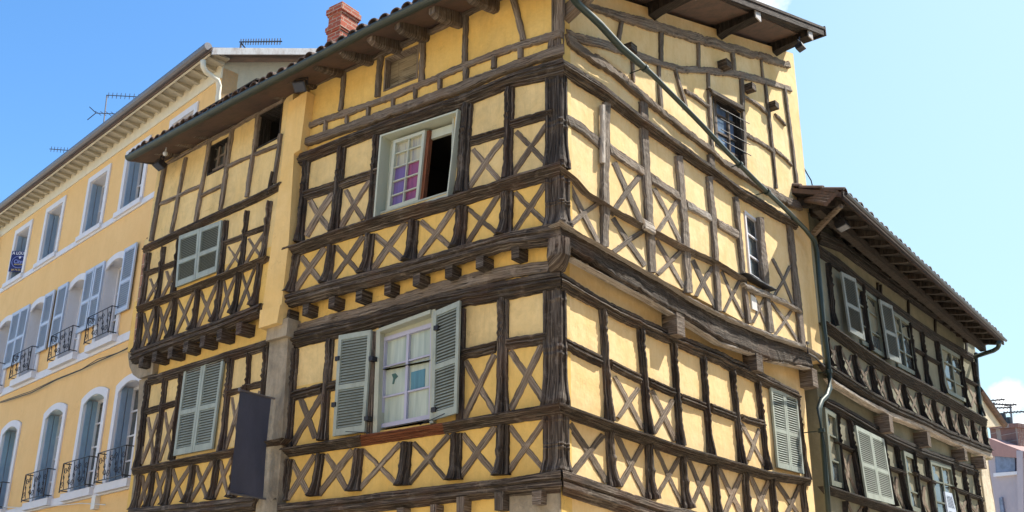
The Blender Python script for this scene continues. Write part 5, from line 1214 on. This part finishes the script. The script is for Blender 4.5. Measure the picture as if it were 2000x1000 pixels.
floodlight(pt(PG, 1922, 668, .6), PG.n*.3-Vector((0, 0, 1.0)), 'black floodlight hanging from the far end of the green-grey house eave', .12)
for pl, x, y, n, lab in ((PL, 323, 300, .6, 'small white lamp globe under the far left end of the tiled eave'), (PG, 1793, 546, .6, 'small pale lamp globe halfway along the dark eave of the green-grey house'), (PG, 1921, 654, .7, 'small pale lamp globe near the far end of the green-grey house eave')):
    c = pt(pl, x, y, n); mb = MB(); rows = []
    for i in range(7): th = pi*i/6; rows.append([c+Vector((sin(th)*cos(p)*.045, sin(th)*sin(p)*.045, cos(th)*.045)) for p in [2*pi*j/10 for j in range(10)]])
    mb.grid(rows, close=True); mb.tube([c+Vector((0, 0, .04)), c+Vector((0, 0, .16))], .012, 5)
    tag(mb.build('lamp_globe', 'lamp_glass', smooth=True), lab, 'lamp', 'round lamps under the eaves')
# aerials
def aerial(pl, n, base, topp, arms, label, r=.022, teeth=()):
    E_ = empty('tv_aerial', pt(pl, *base, n), label, 'aerial', 'television aerials on the roofs')
    mb = MB(); mb.tube([pt(pl, *base, n), pt(pl, *topp, n)], r, 6); mb.build('mast', 'zinc', E_)
    for (p, q, k) in arms:
        mb = MB(); A_, B_ = pt(pl, *p, n), pt(pl, *q, n); mb.tube([A_, B_], r*.7, 5)
        for i in range(k):
            c = A_.lerp(B_, (i+.5)/k); d_ = Vector((0, 0, 1)) if k > 6 else (pl.n+Vector((0, 0, .4))); mb.tube([c-d_*.10, c+d_*.10], r*.45, 4)
        mb.build('boom', 'iron', E_)
aerial(PY, -2.5, (200, 262), (209, 186), [((208, 186), (284, 190), 9), ((187, 221), (238, 223), 5), ((187, 221), (171, 234), 0), ((175, 209), (187, 220), 0)], 'TV aerial with two booms rising behind the zinc gutter of the yellow house')
aerial(PY, -2.5, (152, 310), (150, 292), [((97, 291), (148, 295), 8)], 'single boom TV aerial lowest of those behind the yellow house gutter')
aerial(PY, -4, (468, 112), (471, 82), [((468, 82), (550, 81), 16), ((471, 84), (484, 100), 0)], 'comb-like TV aerial standing above the white bargeboard left of the brick chimney', r=.03)
aerial(PF, -2, (1945, 850), (1941, 786), [((1922, 784), (1962, 780), 5), ((1940, 789), (1976, 791), 6), ((1940, 797), (1976, 796), 5)], 'tall TV aerial left of the chimney pots on the distant house', r=.045)
aerial(PF, -2, (1979, 850), (1973, 790), [((1960, 806), (2000, 804), 6), ((1962, 792), (1985, 790), 4)], 'TV aerial right of the chimney pots on the distant house', r=.045)
# loose wire at the top of the green-house roof
mb = MB(); mb.tube([pt(PR, x, y, -.3) for x, y in ((1570, 328), (1578, 342), (1584, 352), (1588, 368))], .012, 5); tag(mb.build('loose_wire', 'iron'), 'thin loose wire standing up where the lower roof meets the yellow gable', 'wire')
mb = MB(); mb.tube([pt(PR, x, y, n) for x, y, n in ((1579, 670, .35), (1576, 668, .4), (1578, 690, .45), (1592, 698, .42), (1610, 716, .38))], .018, 6); tag(mb.build('iron_handle', 'iron'), 'bent iron rod fixed at the right end of the jetty beside the downpipe', 'iron rod')

# ================================================================== unseen houses behind the viewer, added to bounce warm light and block sky
PO = Plane(PM.w(0, 17.5, 0), 143.4); PO.n = -PM.n
OH = empty('unseen_street_house', PO.w(6, 0, 0), 'unseen plain cream house across the street, added to bounce warm light', 'house')
ohl = [(-6+3.0*i, -4.8+3.0*i, z, z+1.9) for i in range(9) for z in (1.2, 4.6, 7.8)]
mb = MB(); wallslab(mb, PO, -8, 22, 0, 10.5, 0, cell=1.5, holes=ohl); mb.build('wall', 'plaster_opposite', OH)
for h in ohl:
    mb = MB(); P = [PO.w(a, -.2, b) for a, b in ((h[0], h[2]), (h[1], h[2]), (h[1], h[3]), (h[0], h[3]))]; mb.box8([p-PO.n*.03 for p in P]+P); mb.build('window', 'pane', OH)
mb = MB(); P = [PO.w(a, n, z) for a, n, z in ((-8.5, .6, 10.4), (22.5, .6, 10.4), (22.5, -6, 13), (-8.5, -6, 13))]; mb.box8(P+[p+Vector((0, 0, .2)) for p in P]); mb.build('roof', 'tile', OH)
PQ = Plane(PR.w(0, 11.0, 0), 51.3); PQ.n = -PR.n
QH = empty('unseen_street_house', PQ.w(6, 0, 0), 'unseen ochre house across the side street, added to hold back sky light', 'house')
qhl = [(-8+3.0*i, -6.8+3.0*i, z, z+1.9) for i in range(9) for z in (1.2, 4.6, 7.8)]
mb = MB(); wallslab(mb, PQ, -9, 19, 0, 10.5, 0, cell=1.5, holes=qhl); mb.build('wall', 'plaster_house', QH)
for h in qhl:
    mb = MB(); P = [PQ.w(a, -.2, b) for a, b in ((h[0], h[2]), (h[1], h[2]), (h[1], h[3]), (h[0], h[3]))]; mb.box8([p-PQ.n*.03 for p in P]+P); mb.build('window', 'pane', QH)
mb = MB(); P = [PQ.w(a, n, z) for a, n, z in ((-9.3, .6, 10.4), (19.3, .6, 10.4), (19.3, -5, 12.5), (-9.3, -5, 12.5))]; mb.box8(P+[p+Vector((0, 0, .2)) for p in P]); mb.build('roof', 'tile', QH)
